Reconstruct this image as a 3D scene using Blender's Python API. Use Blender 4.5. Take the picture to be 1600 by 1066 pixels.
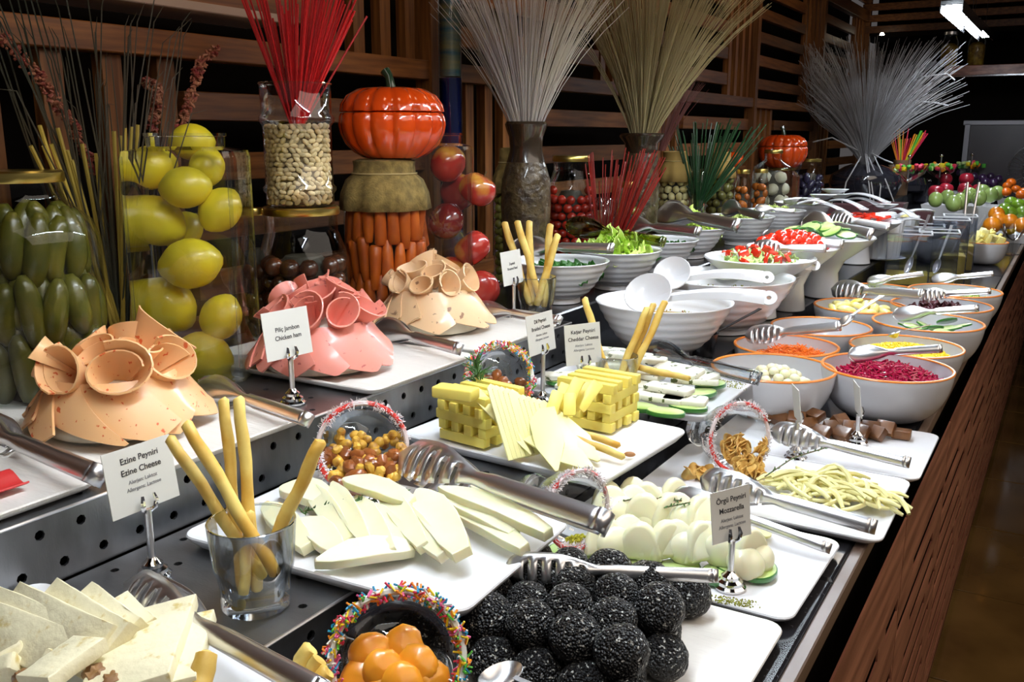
import bpy, math, random
from mathutils import Vector, Matrix, noise
from math import sin, cos, pi, radians as R
random.seed(7)
rnd = random.random
def U(a, b): return a + (b - a) * random.random()
S = bpy.context.scene
COL = S.collection
for o in list(bpy.data.objects): bpy.data.objects.remove(o)

# ------------------------------------------------------------ camera
F = 1450.0; CX, CY = 800.0, 533.0
PITCH = math.atan((CY - 212.0) / F)
YAW = math.atan((1690.0 - CX) * cos(PITCH) / F)
FWD = Vector((-sin(YAW) * cos(PITCH), cos(YAW) * cos(PITCH), -sin(PITCH)))
RGT = Vector((cos(YAW), sin(YAW), 0)); UPV = RGT.cross(FWD)
CAM = Vector((0, 0, 1.48))
cd = bpy.data.cameras.new('camera'); cam = bpy.data.objects.new('camera', cd); COL.objects.link(cam)
cd.sensor_width = 36; cd.lens = 36 * F / 1600; cd.clip_start = .02; cd.clip_end = 60
cam.location = CAM
cam.rotation_euler = Matrix((RGT, UPV, -FWD)).transposed().to_euler()
S.camera = cam
S.view_settings.view_transform = 'Standard'; S.view_settings.look = 'None'
S.view_settings.gamma = 1; S.view_settings.use_curve_mapping = False
S.view_settings.exposure = 0.0
# ------------------------------------------------------------ world (dim restaurant)
W = bpy.data.worlds.new('world'); S.world = W; W.use_nodes = True
W.node_tree.nodes['Background'].inputs[0].default_value = (.50, .46, .46, 1)
W.node_tree.nodes['Background'].inputs[1].default_value = .15
def area(name, loc, size, power, col, rot=(0, 0, 0), spread=pi):
    l = bpy.data.lights.new(name, 'AREA'); l.shape = 'RECTANGLE'; l.size, l.size_y = size
    l.energy = power; l.color = col; l.spread = spread
    o = bpy.data.objects.new(name, l); COL.objects.link(o); o.location = loc; o.rotation_euler = rot
    return o
area('room_light', (1.3, 1.6, 2.75), (1.6, 4.5), 48, (1, .86, .72), (0, R(36), 0))
area('room_light', (-.1, .1, 2.7), (1.0, 1.0), 5, (1, .9, .78), (R(-14), R(14), 0))
for yy, e in ((1.2, 1.6), (3.2, 2), (5.2, 2)):
    area('wall_light', (-.95, yy, 2.75), (.3, .3), e, (1, .74, .46), (0, R(30), 0))

# ------------------------------------------------------------ pixel -> place helpers (rays met with real support planes)
def ray(px, py): return FWD * F + RGT * (px - CX) - UPV * (py - CY)
def at(px, py, z):
    d = ray(px, py); return CAM + d * ((z - CAM.z) / d.z)
def dep(P): return (Vector(P) - CAM).dot(FWD)
def A(px, py, d):           # point at distance d from the viewer (a number or a place)
    if not isinstance(d, (int, float)): d = dep(d)
    return CAM + ray(px, py) * (d / F)
def ppm(P): return F / dep(P)

# ------------------------------------------------------------ materials
MATS = {}
def M(name, col, rough=.5, metal=0, var=None, bump=None, coat=0, sss=0, emit=None, rv=0, spec=.5, stretch=None, thr=None):
    if name in MATS: return MATS[name]
    m = bpy.data.materials.new(name); m.use_nodes = True; nt = m.node_tree; N = nt.nodes; L = nt.links
    b = N['Principled BSDF']
    def c4(c): return (c[0], c[1], c[2], 1)
    b.inputs['Base Color'].default_value = c4(col); b.inputs['Roughness'].default_value = rough
    b.inputs['Metallic'].default_value = metal; b.inputs['Specular IOR Level'].default_value = spec
    if coat: b.inputs['Coat Weight'].default_value = coat; b.inputs['Coat Roughness'].default_value = .08
    if sss:
        b.inputs['Subsurface Weight'].default_value = sss; b.inputs['Subsurface Scale'].default_value = .012
        b.inputs['Subsurface Radius'].default_value = (1, .7, .35)
    if emit: b.inputs['Emission Color'].default_value = c4(emit[0]); b.inputs['Emission Strength'].default_value = emit[1]
    last = None
    if var or bump:
        tc = N.new('ShaderNodeTexCoord'); vec = tc.outputs['Object']
        if stretch:
            mp = N.new('ShaderNodeMapping'); mp.inputs['Scale'].default_value = stretch
            L.new(vec, mp.inputs[0]); vec = mp.outputs[0]
    if var:
        nz = N.new('ShaderNodeTexNoise'); nz.inputs['Scale'].default_value = var[0]; nz.inputs['Detail'].default_value = 4
        L.new(vec, nz.inputs['Vector']); cr = N.new('ShaderNodeValToRGB')
        cr.color_ramp.elements[0].position, cr.color_ramp.elements[1].position = thr or (.35, .65)
        cr.color_ramp.elements[0].color = c4(var[1]); cr.color_ramp.elements[1].color = c4(col)
        L.new(nz.outputs[0], cr.inputs[0]); last = cr.outputs[0]
    if rv:
        oi = N.new('ShaderNodeObjectInfo'); hs = N.new('ShaderNodeHueSaturation')
        mr = N.new('ShaderNodeMapRange'); mr.inputs[3].default_value = 1 - rv; mr.inputs[4].default_value = 1 + rv
        L.new(oi.outputs['Random'], mr.inputs[0]); L.new(mr.outputs[0], hs.inputs['Value'])
        if last: L.new(last, hs.inputs['Color'])
        else: hs.inputs['Color'].default_value = c4(col)
        last = hs.outputs[0]
    if last: L.new(last, b.inputs['Base Color'])
    if bump:
        nb = N.new('ShaderNodeTexVoronoi' if len(bump) > 3 else 'ShaderNodeTexNoise'); nb.inputs['Scale'].default_value = bump[0]
        if len(bump) < 4: nb.inputs['Detail'].default_value = 3
        bp = N.new('ShaderNodeBump'); bp.inputs['Strength'].default_value = bump[1]; bp.inputs['Distance'].default_value = bump[2] if len(bump) > 2 else .002
        L.new(vec, nb.inputs['Vector']); L.new(nb.outputs[0], bp.inputs['Height']); L.new(bp.outputs[0], b.inputs['Normal'])
    MATS[name] = m; return m
def glassmat(name, tint=(1, 1, 1), refl=.05, edge=1.0):
    m = bpy.data.materials.new(name); m.use_nodes = True; nt = m.node_tree; N = nt.nodes; L = nt.links
    N.remove(N['Principled BSDF']); out = N['Material Output']
    t = N.new('ShaderNodeBsdfTransparent'); t.inputs[0].default_value = (*tint, 1)
    g = N.new('ShaderNodeBsdfGlossy'); g.inputs['Roughness'].default_value = .02; g.inputs[0].default_value = (.95, .97, 1, 1)
    lw = N.new('ShaderNodeLayerWeight'); lw.inputs['Blend'].default_value = .22
    ma = N.new('ShaderNodeMath'); ma.operation = 'MULTIPLY_ADD'; ma.inputs[1].default_value = edge; ma.inputs[2].default_value = refl
    ma.use_clamp = True
    L.new(lw.outputs['Fresnel'], ma.inputs[0]); mx = N.new('ShaderNodeMixShader')
    L.new(ma.outputs[0], mx.inputs[0]); L.new(t.outputs[0], mx.inputs[1]); L.new(g.outputs[0], mx.inputs[2])
    L.new(mx.outputs[0], out.inputs[0]); return m
GLASS = glassmat('clear_glass', (.93, .95, .94), .02, .55)
GLASS2 = glassmat('thick_glass', (.95, .97, .97), .05, .75)
AMBER = glassmat('olive_plastic', (.62, .66, .30), .10, .8)
BLUEG = glassmat('blue_glass', (.12, .2, .62), .05, .8)
WHITE = M('white_melamine', (.80, .81, .84), .22, bump=(60, .12), coat=.3)
PLATE = M('white_plate', (.83, .84, .87), .25, coat=.4, bump=(26, .10))
SLATEW = M('ivory_textured_plate', (.80, .77, .72), .38, bump=(14, .55, .006), stretch=(1, 5, 1))
STEEL = M('polished_steel', (.84, .84, .86), .30, 1)
STEELD = M('brushed_steel', (.30, .31, .33), .38, 1, var=(7, (.22, .225, .235)), bump=(160, .10), stretch=(1, 3, 1))
CHROME = M('chrome', (.8, .8, .82), .08, 1)
GRANITE = M('black_granite', (.012, .012, .015), .12, var=(160, (.05, .05, .06)), thr=(.30, .38))
BLACKM = M('black_step', (.014, .014, .016), .22)
WOODR = M('red_brown_veneer', (.44, .18, .11), .35, var=(7, (.20, .07, .045)), stretch=(2, .35, 6), rv=.08)
WOODE = M('pale_wood_edge', (.17, .115, .085), .4, var=(6, (.11, .07, .05)), stretch=(2, .4, 6))
WOODL = M('walnut_slat', (.215, .08, .02), .42, var=(10, (.10, .032, .009)), stretch=(3, .5, 8), rv=.38)
WOODV = M('walnut_upright', (.27, .105, .026), .42, var=(10, (.11, .037, .010)), stretch=(8, 8, .5), rv=.25)
DARKW = M('dark_backing', (.006, .004, .003), .9, spec=.1)
BURLAP = M('burlap', (.30, .21, .06), .9, var=(60, (.16, .11, .03)), bump=(260, .8))
GOLD = M('gold_lid', (.62, .48, .14), .28, 1)
PAPER = M('card_paper', (.66, .65, .60), .6)
INK = M('ink', (.03, .03, .035), .6)
INK2 = M('grey_ink', (.22, .22, .23), .6)
STICK = M('breadstick_crust', (.62, .33, .035), .5, var=(22, (.80, .60, .16)), bump=(90, .25), rv=.08, thr=(.4, .7))
LEMON = M('lemon_skin', (.84, .58, .012), .38, var=(4, (.66, .57, .02)), bump=(90, .25), rv=.12, coat=.2)
APPLE = M('apple_skin', (.42, .03, .02), .22, var=(9, (.65, .34, .05)), coat=.6, thr=(.36, .50), rv=.1)
CARROT = M('carrot', (.60, .13, .01), .4, var=(14, (.42, .08, .01)), bump=(60, .3), rv=.12)
PICKLE = M('pickle', (.135, .115, .012), .32, var=(18, (.07, .075, .010)), bump=(70, .5), rv=.15, coat=.3)
CERAM = M('orange_glaze', (.80, .085, .006), .14, var=(5, (.62, .05, .004)), coat=1)
BEAN = M('dry_bean', (.80, .64, .36), .35, rv=.22)
COREB = M('gap_shade', (.03, .024, .012), .7)  # shade between packed jar pieces, put in as colour
REDST = M('red_reed', (.55, .006, .008), .42, rv=.25)
DREDST = M('dark_red_reed', (.28, .012, .008), .42, rv=.3)
GREENST = M('dark_green_reed', (.012, .06, .018), .4, rv=.3)
WGRASS = M('pale_dried_grass', (.60, .55, .42), .55, var=(3, (.40, .36, .40)), rv=.2)
TGRASS = M('straw_grass', (.60, .50, .26), .55, var=(3, (.36, .29, .14)), rv=.2)
SGRASS = M('silver_grass', (.56, .57, .60), .45, var=(3, (.36, .33, .32)))
DGRASS = M('dark_grass_blade', (.03, .035, .02), .5, var=(3, (.07, .05, .03)))
YREED = M('yellow_reed', (.42, .30, .05), .5, rv=.2)
REDSEED = M('red_seed_head', (.17, .012, .012), .6, var=(60, (.34, .14, .07)), rv=.2)
CHEDDAR = M('yellow_cheese', (.90, .75, .16), .42, sss=.15, rv=.04)
CHEDPALE = M('pale_cheese', (.88, .82, .38), .45, sss=.15, rv=.04)
WCHEESE = M('white_cheese', (.87, .86, .68), .38, sss=.3, rv=.03, var=(6, (.85, .82, .50)))
FETA = M('crumbly_cheese', (.82, .76, .52), .6, var=(45, (.62, .48, .16)), bump=(80, .8), thr=(.33, .42), rv=.04)
MOZZ = M('smooth_cheese', (.87, .84, .58), .28, sss=.25, coat=.3, rv=.03)
HERBCH = M('herbed_cheese', (.82, .81, .68), .5, var=(75, (.10, .13, .04)), bump=(60, .35), thr=(.37, .395))
CUKE = M('cucumber_flesh', (.42, .62, .14), .35, coat=.3, var=(20, (.60, .72, .32)), rv=.08)
CUKESK = M('cucumber_skin', (.03, .17, .02), .3, coat=.5)
HAMO = M('peppered_ham', (.84, .47, .22), .42, sss=.15, var=(85, (.66, .12, .03)), thr=(.33, .35), bump=(30, .1), coat=.15, rv=.04)
HAMP = M('pink_ham', (.78, .27, .21), .42, sss=.15, var=(60, (.48, .11, .10)), thr=(.33, .355), coat=.15, rv=.04)
HAMB = M('beige_ham', (.80, .53, .30), .42, sss=.15, var=(55, (.32, .17, .10)), thr=(.33, .355), coat=.15, rv=.04)
SESAME = M('black_sesame_coat', (.006, .006, .007), .42, var=(230, (.50, .50, .47)), bump=(330, 1.0, -.006, 'v'), thr=(.37, .395), spec=.5)
NUT = M('roasted_chickpea', (.74, .44, .06), .45, var=(45, (.28, .10, .02)), bump=(60, .4), rv=.15, thr=(.35, .5))
RAISIN = M('raisin', (.27, .08, .018), .28, bump=(90, .7), rv=.4, coat=.4)
APRI = M('dried_apricot', (.88, .34, .02), .35, sss=.3, bump=(30, .4), coat=.3, rv=.08)
FLAKE = M('cornflake', (.74, .50, .15), .6, var=(60, (.55, .28, .05)), bump=(80, .5), rv=.12)
FUDGE = M('brown_sweet', (.19, .07, .013), .4, var=(30, (.08, .026, .006)), bump=(50, .3), coat=.15, rv=.2)
ROSE = M('rosemary_leaf', (.05, .14, .03), .5, rv=.2)
PIST = M('ground_pistachio', (.30, .34, .03), .8, var=(200, (.14, .12, .01)))
LETT = M('lettuce', (.38, .62, .03), .4, var=(12, (.66, .80, .22)), bump=(40, .4), rv=.12)
DGREEN = M('dark_salad_leaf', (.03, .14, .02), .4, rv=.3)
TOMATO = M('tomato', (.70, .03, .01), .15, coat=.6, rv=.15)
BEET = M('beet_shred', (.36, .006, .05), .25, rv=.3, coat=.4)
CSHRED = M('carrot_shred', (.85, .20, .01), .4)
CORN = M('corn_kernel', (.86, .64, .03), .35)
ORIM = M('orange_rim', (.80, .24, .03), .3)
CREAMB = M('grey_white_glaze', (.62, .62, .64), .28, var=(6, (.55, .55, .58)), coat=.5, bump=(20, .1))
RIMRED = M('red_rim_sugar', (.72, .62, .62), .6, var=(26, (.72, .05, .04)), thr=(.47, .53))
COCO = M('white_coconut', (.78, .74, .76), .7)
SPR = [M('sprinkle_' + n, c, .4) for n, c in (('red', (.7, .03, .08)), ('yellow', (.85, .62, .02)), ('orange', (.85, .25, .01)), ('green', (.10, .5, .05)), ('blue', (.02, .3, .55)), ('white', (.8, .8, .78)), ('pink', (.75, .12, .30)))]
LED = M('led_diffuser', (1, 1, 1), .5, emit=((.82, .91, 1.0), 105))

# ------------------------------------------------------------ geometry
class G:
    def __init__(s): s.v = []; s.f = []; s.m = []
    def add(s, vf, mat=None, mi=0):
        n = len(s.v)
        s.v += [mat @ Vector(p) for p in vf[0]] if mat is not None else [Vector(p) for p in vf[0]]
        s.f += [tuple(i + n for i in f) for f in vf[1]]; s.m += [mi] * len(vf[1]); return s
def mesh(name, vf, mats, smooth=40):
    g = vf if isinstance(vf, G) else G().add(vf)
    me = bpy.data.meshes.new(name); me.from_pydata([tuple(p) for p in g.v], [], g.f)
    for m in (mats if isinstance(mats, (list, tuple)) else [mats]): me.materials.append(m)
    if any(g.m): me.polygons.foreach_set('material_index', g.m)
    if smooth:
        me.shade_smooth(); me.set_sharp_from_angle(angle=R(smooth))
    me.update(); return me
def obj(name, vf, mats=None, parent=None, smooth=40, loc=None, rot=None, mw=None):
    me = vf if isinstance(vf, bpy.types.Mesh) else mesh(name, vf, mats, smooth)
    o = bpy.data.objects.new(name, me); COL.objects.link(o)
    if parent is not None: o.parent = parent
    if mw is not None: o.matrix_basis = mw
    if loc is not None: o.location = loc
    if rot is not None: o.rotation_euler = rot
    return o
def tag(o, label=None, cat=None, group=None, kind=None):
    if label: o['label'] = label
    if cat: o['category'] = cat
    if group: o['group'] = group
    if kind: o['kind'] = kind
    return o
def thing(name, label, cat, loc=(0, 0, 0), rz=0, group=None, mw=None):
    o = bpy.data.objects.new(name, None); COL.objects.link(o); o.empty_display_size = .02
    if mw is not None: o.matrix_basis = mw
    else: o.location = loc; o.rotation_euler = (0, 0, rz)
    return tag(o, label, cat, group)
def copyt(o, mw, label=None, group=None, parent=None):
    c = o.copy(); COL.objects.link(c)
    if parent is not None: c.parent = parent
    if mw is not None: c.matrix_basis = mw
    for ch in list(o.children): copyt(ch, ch.matrix_basis.copy(), parent=c)
    if label: c['label'] = label
    if group: c['group'] = group
    return c
def LR(loc, rot=(0, 0, 0), sc=1):
    from mathutils import Euler
    s = Matrix.Diagonal((sc, sc, sc, 1)) if isinstance(sc, (int, float)) else Matrix.Diagonal((*sc, 1))
    return Matrix.Translation(Vector(loc)) @ Euler(rot).to_matrix().to_4x4() @ s
def basis(o, x, up=Vector((0, 0, 1))):      # frame with X along x, Z as near up as can be
    x = Vector(x).normalized(); up = Vector(up)
    if abs(x.dot(up.normalized())) > .99: up = Vector((0, 1, 0))
    y = up.cross(x).normalized(); z = x.cross(y)
    m = Matrix((x, y, z)).transposed().to_4x4(); m.translation = Vector(o); return m
def zbasis(o, z, spin=0):
    z = Vector(z).normalized(); h = Vector((0, 0, 1)) if abs(z.z) < .95 else Vector((1, 0, 0))
    x = h.cross(z).normalized(); y = z.cross(x)
    m = Matrix((x, y, z)).transposed().to_4x4() @ Matrix.Rotation(spin, 4, 'Z'); m.translation = Vector(o); return m

def rings(rs, cap0=True, cap1=True, closed=True):
    n = len(rs[0]); v = [p for r in rs for p in r]; f = []
    for i in range(len(rs) - 1):
        for j in range(n if closed else n - 1):
            k = (j + 1) % n; f.append((i * n + j, i * n + k, (i + 1) * n + k, (i + 1) * n + j))
    if cap0: f.append(tuple(range(n - 1, -1, -1)))
    if cap1: f.append(tuple((len(rs) - 1) * n + j for j in range(n)))
    return v, f
def lathe(prof, seg=32, lob=None, cap0=True, cap1=True):
    rs = []
    for r, z in prof:
        r = max(r, .0003)
        rs.append([(r * cos(2 * pi * j / seg) * (lob(2 * pi * j / seg, r, z) if lob else 1), r * sin(2 * pi * j / seg) * (lob(2 * pi * j / seg, r, z) if lob else 1), z) for j in range(seg)])
    return rings(rs, cap0, cap1)
def box(sx, sy, sz, c=(0, 0, 0), b=0):
    x, y, z = sx / 2, sy / 2, sz / 2; cx, cy, cz = c
    if b:
        return rings([[(cx + a * (x - d), cy + e * (y - d), cz + h) for a, e in ((-1, -1), (1, -1), (1, 1), (-1, 1))] for h, d in ((-z, b), (-z + b, 0), (z - b, 0), (z, b))])
    return rings([[(cx + a * x, cy + e * y, cz + h) for a, e in ((-1, -1), (1, -1), (1, 1), (-1, 1))] for h in (-z, z)])
def tube(pts, r, seg=6, cap=True):
    pts = [Vector(p) for p in pts]; n = len(pts); rs = []; up = None
    for i, p in enumerate(pts):
        t = (pts[min(i + 1, n - 1)] - pts[max(i - 1, 0)]).normalized()
        if up is None: up = Vector((0, 0, 1)) if abs(t.z) < .9 else Vector((1, 0, 0))
        a = up.cross(t).normalized(); b = t.cross(a); up = b
        rr = r[i] if isinstance(r, (list, tuple)) else r
        rs.append([p + a * cos(2 * pi * j / seg) * rr + b * sin(2 * pi * j / seg) * rr for j in range(seg)])
    return rings(rs, cap, cap)
def ell(rx, ry, rz, nu=16, nv=10, f=None):
    rs = []
    for i in range(nv + 1):
        a = -pi / 2 + pi * i / nv; a = max(min(a, pi / 2 - .02), -pi / 2 + .02); r = []
        for j in range(nu):
            t = 2 * pi * j / nu; p = Vector((cos(a) * cos(t), cos(a) * sin(t), sin(a))); k = f(p) if f else 1
            r.append((p.x * rx * k, p.y * ry * k, p.z * rz * k))
        rs.append(r)
    return rings(rs)
def slab(out, th, r=None):      # rounded-edge plate of a 2D outline
    r = r or th * .3; n = len(out); c = Vector((sum(p[0] for p in out) / n, sum(p[1] for p in out) / n))
    def ins(d):
        o = []
        for p in out:
            q = Vector(p) - c; l = q.length; o.append(c + q * max(0, (l - d) / l if l else 0))
        return o
    def ri(d, z): return [(p.x, p.y, z) for p in ins(d)]
    return rings([ri(r, 0), ri(.3 * r, .3 * r), ri(0, r), ri(0, th - r), ri(.3 * r, th - .3 * r), ri(r, th)])
def rrect(w, h, r, n=5):
    o = []
    for cx_, cy_, a in ((w / 2 - r, h / 2 - r, 0), (-w / 2 + r, h / 2 - r, pi / 2), (-w / 2 + r, -h / 2 + r, pi), (w / 2 - r, -h / 2 + r, 1.5 * pi)):
        for i in range(n + 1): o.append((cx_ + r * cos(a + pi / 2 * i / n), cy_ + r * sin(a + pi / 2 * i / n)))
    return o
def sheet(fn, nu, nv, th):      # surface fn(u, v) given thickness along its normal
    P = [[Vector(fn(i / nu, j / nv)) for j in range(nv + 1)] for i in range(nu + 1)]
    top = []; bot = []
    for i in range(nu + 1):
        for j in range(nv + 1):
            a = P[min(i + 1, nu)][j] - P[max(i - 1, 0)][j]; b = P[i][min(j + 1, nv)] - P[i][max(j - 1, 0)]
            n = a.cross(b); n = n.normalized() if n.length > 1e-12 else Vector((0, 0, 1))
            top.append(P[i][j] + n * th / 2); bot.append(P[i][j] - n * th / 2)
    w = nv + 1; N = len(top); f = []
    for i in range(nu):
        for j in range(nv):
            a, b, c, d = i * w + j, (i + 1) * w + j, (i + 1) * w + j + 1, i * w + j + 1
            f += [(a, b, c, d), (N + d, N + c, N + b, N + a)]
    for i in range(nu):
        for a, b in (((i + 1) * w, i * w), (i * w + nv, (i + 1) * w + nv)): f.append((a, b, N + b, N + a))
    for j in range(nv):
        for a, b in ((j, j + 1), (nu * w + j + 1, nu * w + j)): f.append((a, b, N + b, N + a))
    return top + bot, f
def bend(vf, fn): return [fn(Vector(p)) for p in vf[0]], vf[1]
def text(s, size, mat, parent, mw, name='lettering'):
    cu = bpy.data.curves.new(name, 'FONT'); cu.body = s; cu.size = size; cu.align_x = 'CENTER'; cu.extrude = .00008
    cu.offset = size * .012
    o = bpy.data.objects.new(name, cu)
    me = bpy.data.meshes.new_from_object(o); me.materials.clear(); me.materials.append(mat)
    bpy.data.objects.remove(o)
    return obj(name, me, parent=parent, mw=mw)
# ============================================================ SETTING
def st(o): o['kind'] = 'structure'; return o
TILE = M('brown_marble_tile', (.20, .115, .035), .12, var=(3.2, (.11, .06, .018)), coat=.5, rv=.12)
fl = st(obj('floor', box(5.2, 11.5, .06, (1.2, 4.25, -.04)), M('grout', (.05, .035, .02), .8)))
tm = mesh('floor_tile', box(.594, .594, .012, b=.002), TILE)
for i in range(5):
    for j in range(15):
        obj('floor_tile', tm, parent=fl, loc=(.08 + .6 * i, .5 + .6 * j, -.004))
st(obj('ceiling', box(6, 12, .05, (.8, 4, 3.15)), DARKW))
wb = st(obj('wall_left', box(.04, 9.2, 3.2, (-1.80, 3.9, 1.6)), DARKW))
RZ = ((1.04, 1.10), (1.63, 1.68), (2.36, 2.44), (2.98, 3.05))
for y0, y1 in ((-.8, 2.14), (2.19, 5.12), (5.17, 8.1)):
    for z0, z1 in RZ:
        obj('rail', box(.05, y1 - y0, z1 - z0, (0, 0, 0), .002), WOODL, wb, loc=(-1.57, (y0 + y1) / 2, (z0 + z1) / 2))
for y in (.655, 2.165, 3.65, 5.145, 6.62, 8.12):
    obj('post', box(.055, .05, 2.1, (0, 0, 0), .002), WOODV, wb, loc=(-1.565, y, 2.0))
hs = {}
def slat(y0, y1, z, h=.058):
    k = (round(y1 - y0, 2), h)
    if k not in hs: hs[k] = mesh('slat', box(.03, k[0], h, b=.002), WOODL)
    obj('slat', hs[k], parent=wb, loc=(-1.585 + U(-.004, .004), (y0 + y1) / 2, z))
vs_ = {}
def vslat(y, z0, z1, w=.042):
    k = (round(z1 - z0, 2), w)
    if k not in vs_: vs_[k] = mesh('slat', box(.03, w, k[0], b=.002), WOODV)
    obj('slat', vs_[k], parent=wb, loc=(-1.585, y, (z0 + z1) / 2))
for m, p0 in enumerate((-.8, .68, 2.19, 3.675, 5.17, 6.645)):
    p1 = p0 + 1.46; vy = p1 - .40
    for k in range(4): vslat(p1 - .05 - .105 * k, 1.68, 2.36)
    for k in range(5): slat(p0, vy, 1.76 + .125 * k)
    for k in range(4): vslat(p0 + (.08 + .105 * k if m != 1 else .24 + .122 * k), 1.10, 1.63)
    for k in range(4): slat(p0 + (.46 if m != 1 else .65), p1, 1.165 + .125 * k)
    for k in range(4): vslat(p0 + .1 + .11 * k, 2.44, 2.98)
    for k in range(4): slat(p0 + .46, p1, 2.53 + .125 * k)
obj('ledge', box(.16, 1.5, .018, b=.002), M('pale_plaster_ledge', (.42, .30, .24), .6), wb, loc=(-1.64, .9, 1.735))
# far wall, canopy slats, shelf and serving hatch
bw = st(obj('wall_back', box(5, .05, 3.2, (.9, 8.75, 1.6)), DARKW))
for k in range(7):
    obj('slat', box(2.4, .03, .052, b=.002), WOODL, bw, loc=(-.40, 8.1, 2.30 + .085 * k))
obj('canopy_beam', box(2.4, .5, .04), DARKW, bw, loc=(-.4, 8.35, 2.26))
sh = thing('wall_shelf', 'brown wooden shelf on the dark far wall with two jars on it', 'shelf', (-.35, 8.1, 1.96))
obj('shelf_board', box(1.2, .26, .07, b=.003), WOODR, sh); obj('metal_edge', box(1.2, .012, .012, (0, -.136, -.042)), CHROME, sh)
NUTJ = M('golden_dry_fruit', (.50, .32, .04), .5, var=(30, (.18, .09, .01)), bump=(30, .8))
for px, lb in ((1479, 'left one of two jars of golden dried fruit on the far wall shelf'), (1524, 'right one of two jars of golden dried fruit on the far wall shelf')):
    p = A(px, 97, dep((-.8, 8.05, 2))); t = thing('storage_jar', lb, 'jar', (p.x, 8.08, 1.996), group='jars on the far wall shelf')
    obj('glass_body', lathe([(.055, 0), (.062, .01), (.062, .18), (.045, .22), (.048, .24)], 20, cap1=False), GLASS, t)
    obj('filling', lathe([(.052, .004), (.058, .012), (.058, .15), (.03, .17)], 20), NUTJ, t)
    obj('lid', lathe([(.05, .235), (.05, .255)], 20), STEEL, t)
for px, py in ((1378, 55), (1503, 53)):
    p = A(px, py, dep((-1.1, 8.06, 2.23))); o = obj('spot_lamp', lathe([(.016, 0), (.018, .006), (.006, .02)], 12), M('spot_glow', (1, .9, .7), emit=((1, .88, .66), 30)), loc=p)
    tag(o, 'tiny spot lamp under the canopy slats, ' + ('above the silver grass' if px < 1400 else 'above the two shelf jars'), 'lamp')
hp = thing('serving_hatch', 'dark glazed hatch with a grey frame and a round fan behind the fruit', 'hatch', (-.28, 8.0, 1.0))
HG = M('dark_hatch_glass', (.035, .028, .03), .25, var=(2, (.02, .015, .017)))
FR = M('grey_metal_frame', (.16, .15, .16), .4, .6)
obj('pane', box(.9, .02, .56, (0, 0, .28)), HG, hp)
for c, s_ in (((0, 0, .575), (1.0, .04, .035)), ((-.47, 0, .27), (.035, .04, .6)), ((.47, 0, .27), (.035, .04, .6))): obj('frame', box(*s_, c, .003), FR, hp)
fanm = LR((.03, -.05, .23), (R(90), 0, 0))
fa = obj('fan_cage', G().add(([], [])).add(lathe([(.19, 0), (.197, .004), (.19, .008)], 40, cap0=False, cap1=False)).add(lathe([(.10, 0), (.104, .004), (.10, .008)], 30, cap0=False, cap1=False)), STEEL, hp, mw=fanm)
gg = G()
for k in range(36):
    a = 2 * pi * k / 36; gg.add(tube([(.03 * cos(a), .03 * sin(a), .012), (.12 * cos(a), .12 * sin(a), .018), (.19 * cos(a), .19 * sin(a), .004)], .0012, 3))
obj('fan_wires', gg, STEEL, hp, mw=fanm)
obj('fan_hub', lathe([(.07, 0), (.078, .012), (.07, .03), (0, .034)], 30), M('fan_hub', (.55, .52, .54), .4), hp, mw=fanm)
# hanging LED bars above the counter
for k, (x, y, z) in enumerate(((-.56, .95, 2.0), (-.56, 2.35, 2.0), (-.56, 3.5, 2.05), (-.52, 4.86, 2.0), (-.6, 6.5, 2.1))):
    t = thing('hanging_lamp', ('slim LED bar hanging over the nearest cheese plates', 'slim LED bar hanging over the herbed cheese plate', 'slim LED bar hanging over the salad dishes', '', 'slim LED bar hanging over the fruit boxes')[k] if k != 3 else 'bright white LED bar hanging over the far bowls at top right', 'lamp', (x, y, z))
    obj('housing', box(.085, .92, .02, (0, 0, .018), .003), BLACKM, t)
    obj('diffuser', box(.05, .90, .008, (0, 0, .003), .002), LED, t)
    for s in (-1, 1): obj('added_baffle', box(.004, .92, .034, (s * .041, 0, -.005)), BLACKM, t)  # baffles added to keep the LED light off the lattice wall
    for s in (-.35, .35): obj('cable', tube([(0, s, .03), (0, s, 3.12 - z)], .0015, 5), BLACKM, t)

# ============================================================ COUNTER
ct = thing('buffet_counter', 'long stepped buffet counter with black granite top and slotted red wood front', 'counter', (-.8, 3.3, 0))
def cp(name, x0, x1, y0, y1, z0, z1, m, b=.003):
    return obj(name, box(x1 - x0, y1 - y0, z1 - z0, b=b), m, ct, loc=((x0 + x1) / 2 + .8, (y0 + y1) / 2 - 3.3, (z0 + z1) / 2))
for k in range(5): cp('granite_top', -1.0, -.219, -.4 + 1.6 * k, 1.196 + 1.6 * k, .868, .90, GRANITE, .004)
for k in range(6): cp('edge_board', -.218, -.201, -.4 + 1.3 * k, .895 + 1.3 * k, .872, .899, WOODE, .002)
cp('carcass', -1.5, -.24, -.4, 7.6, .1, .866, DARKW)
cp('low_step', -1.02, -.655, 1.86, 7.6, .901, .98, BLACKM, .004)
cp('high_step', -1.53, -1.022, 1.86, 7.6, .901, 1.065, BLACKM, .004)
cp('toe_kick', -.27, -.22, -.4, 7.6, 0, .1, DARKW)
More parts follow.
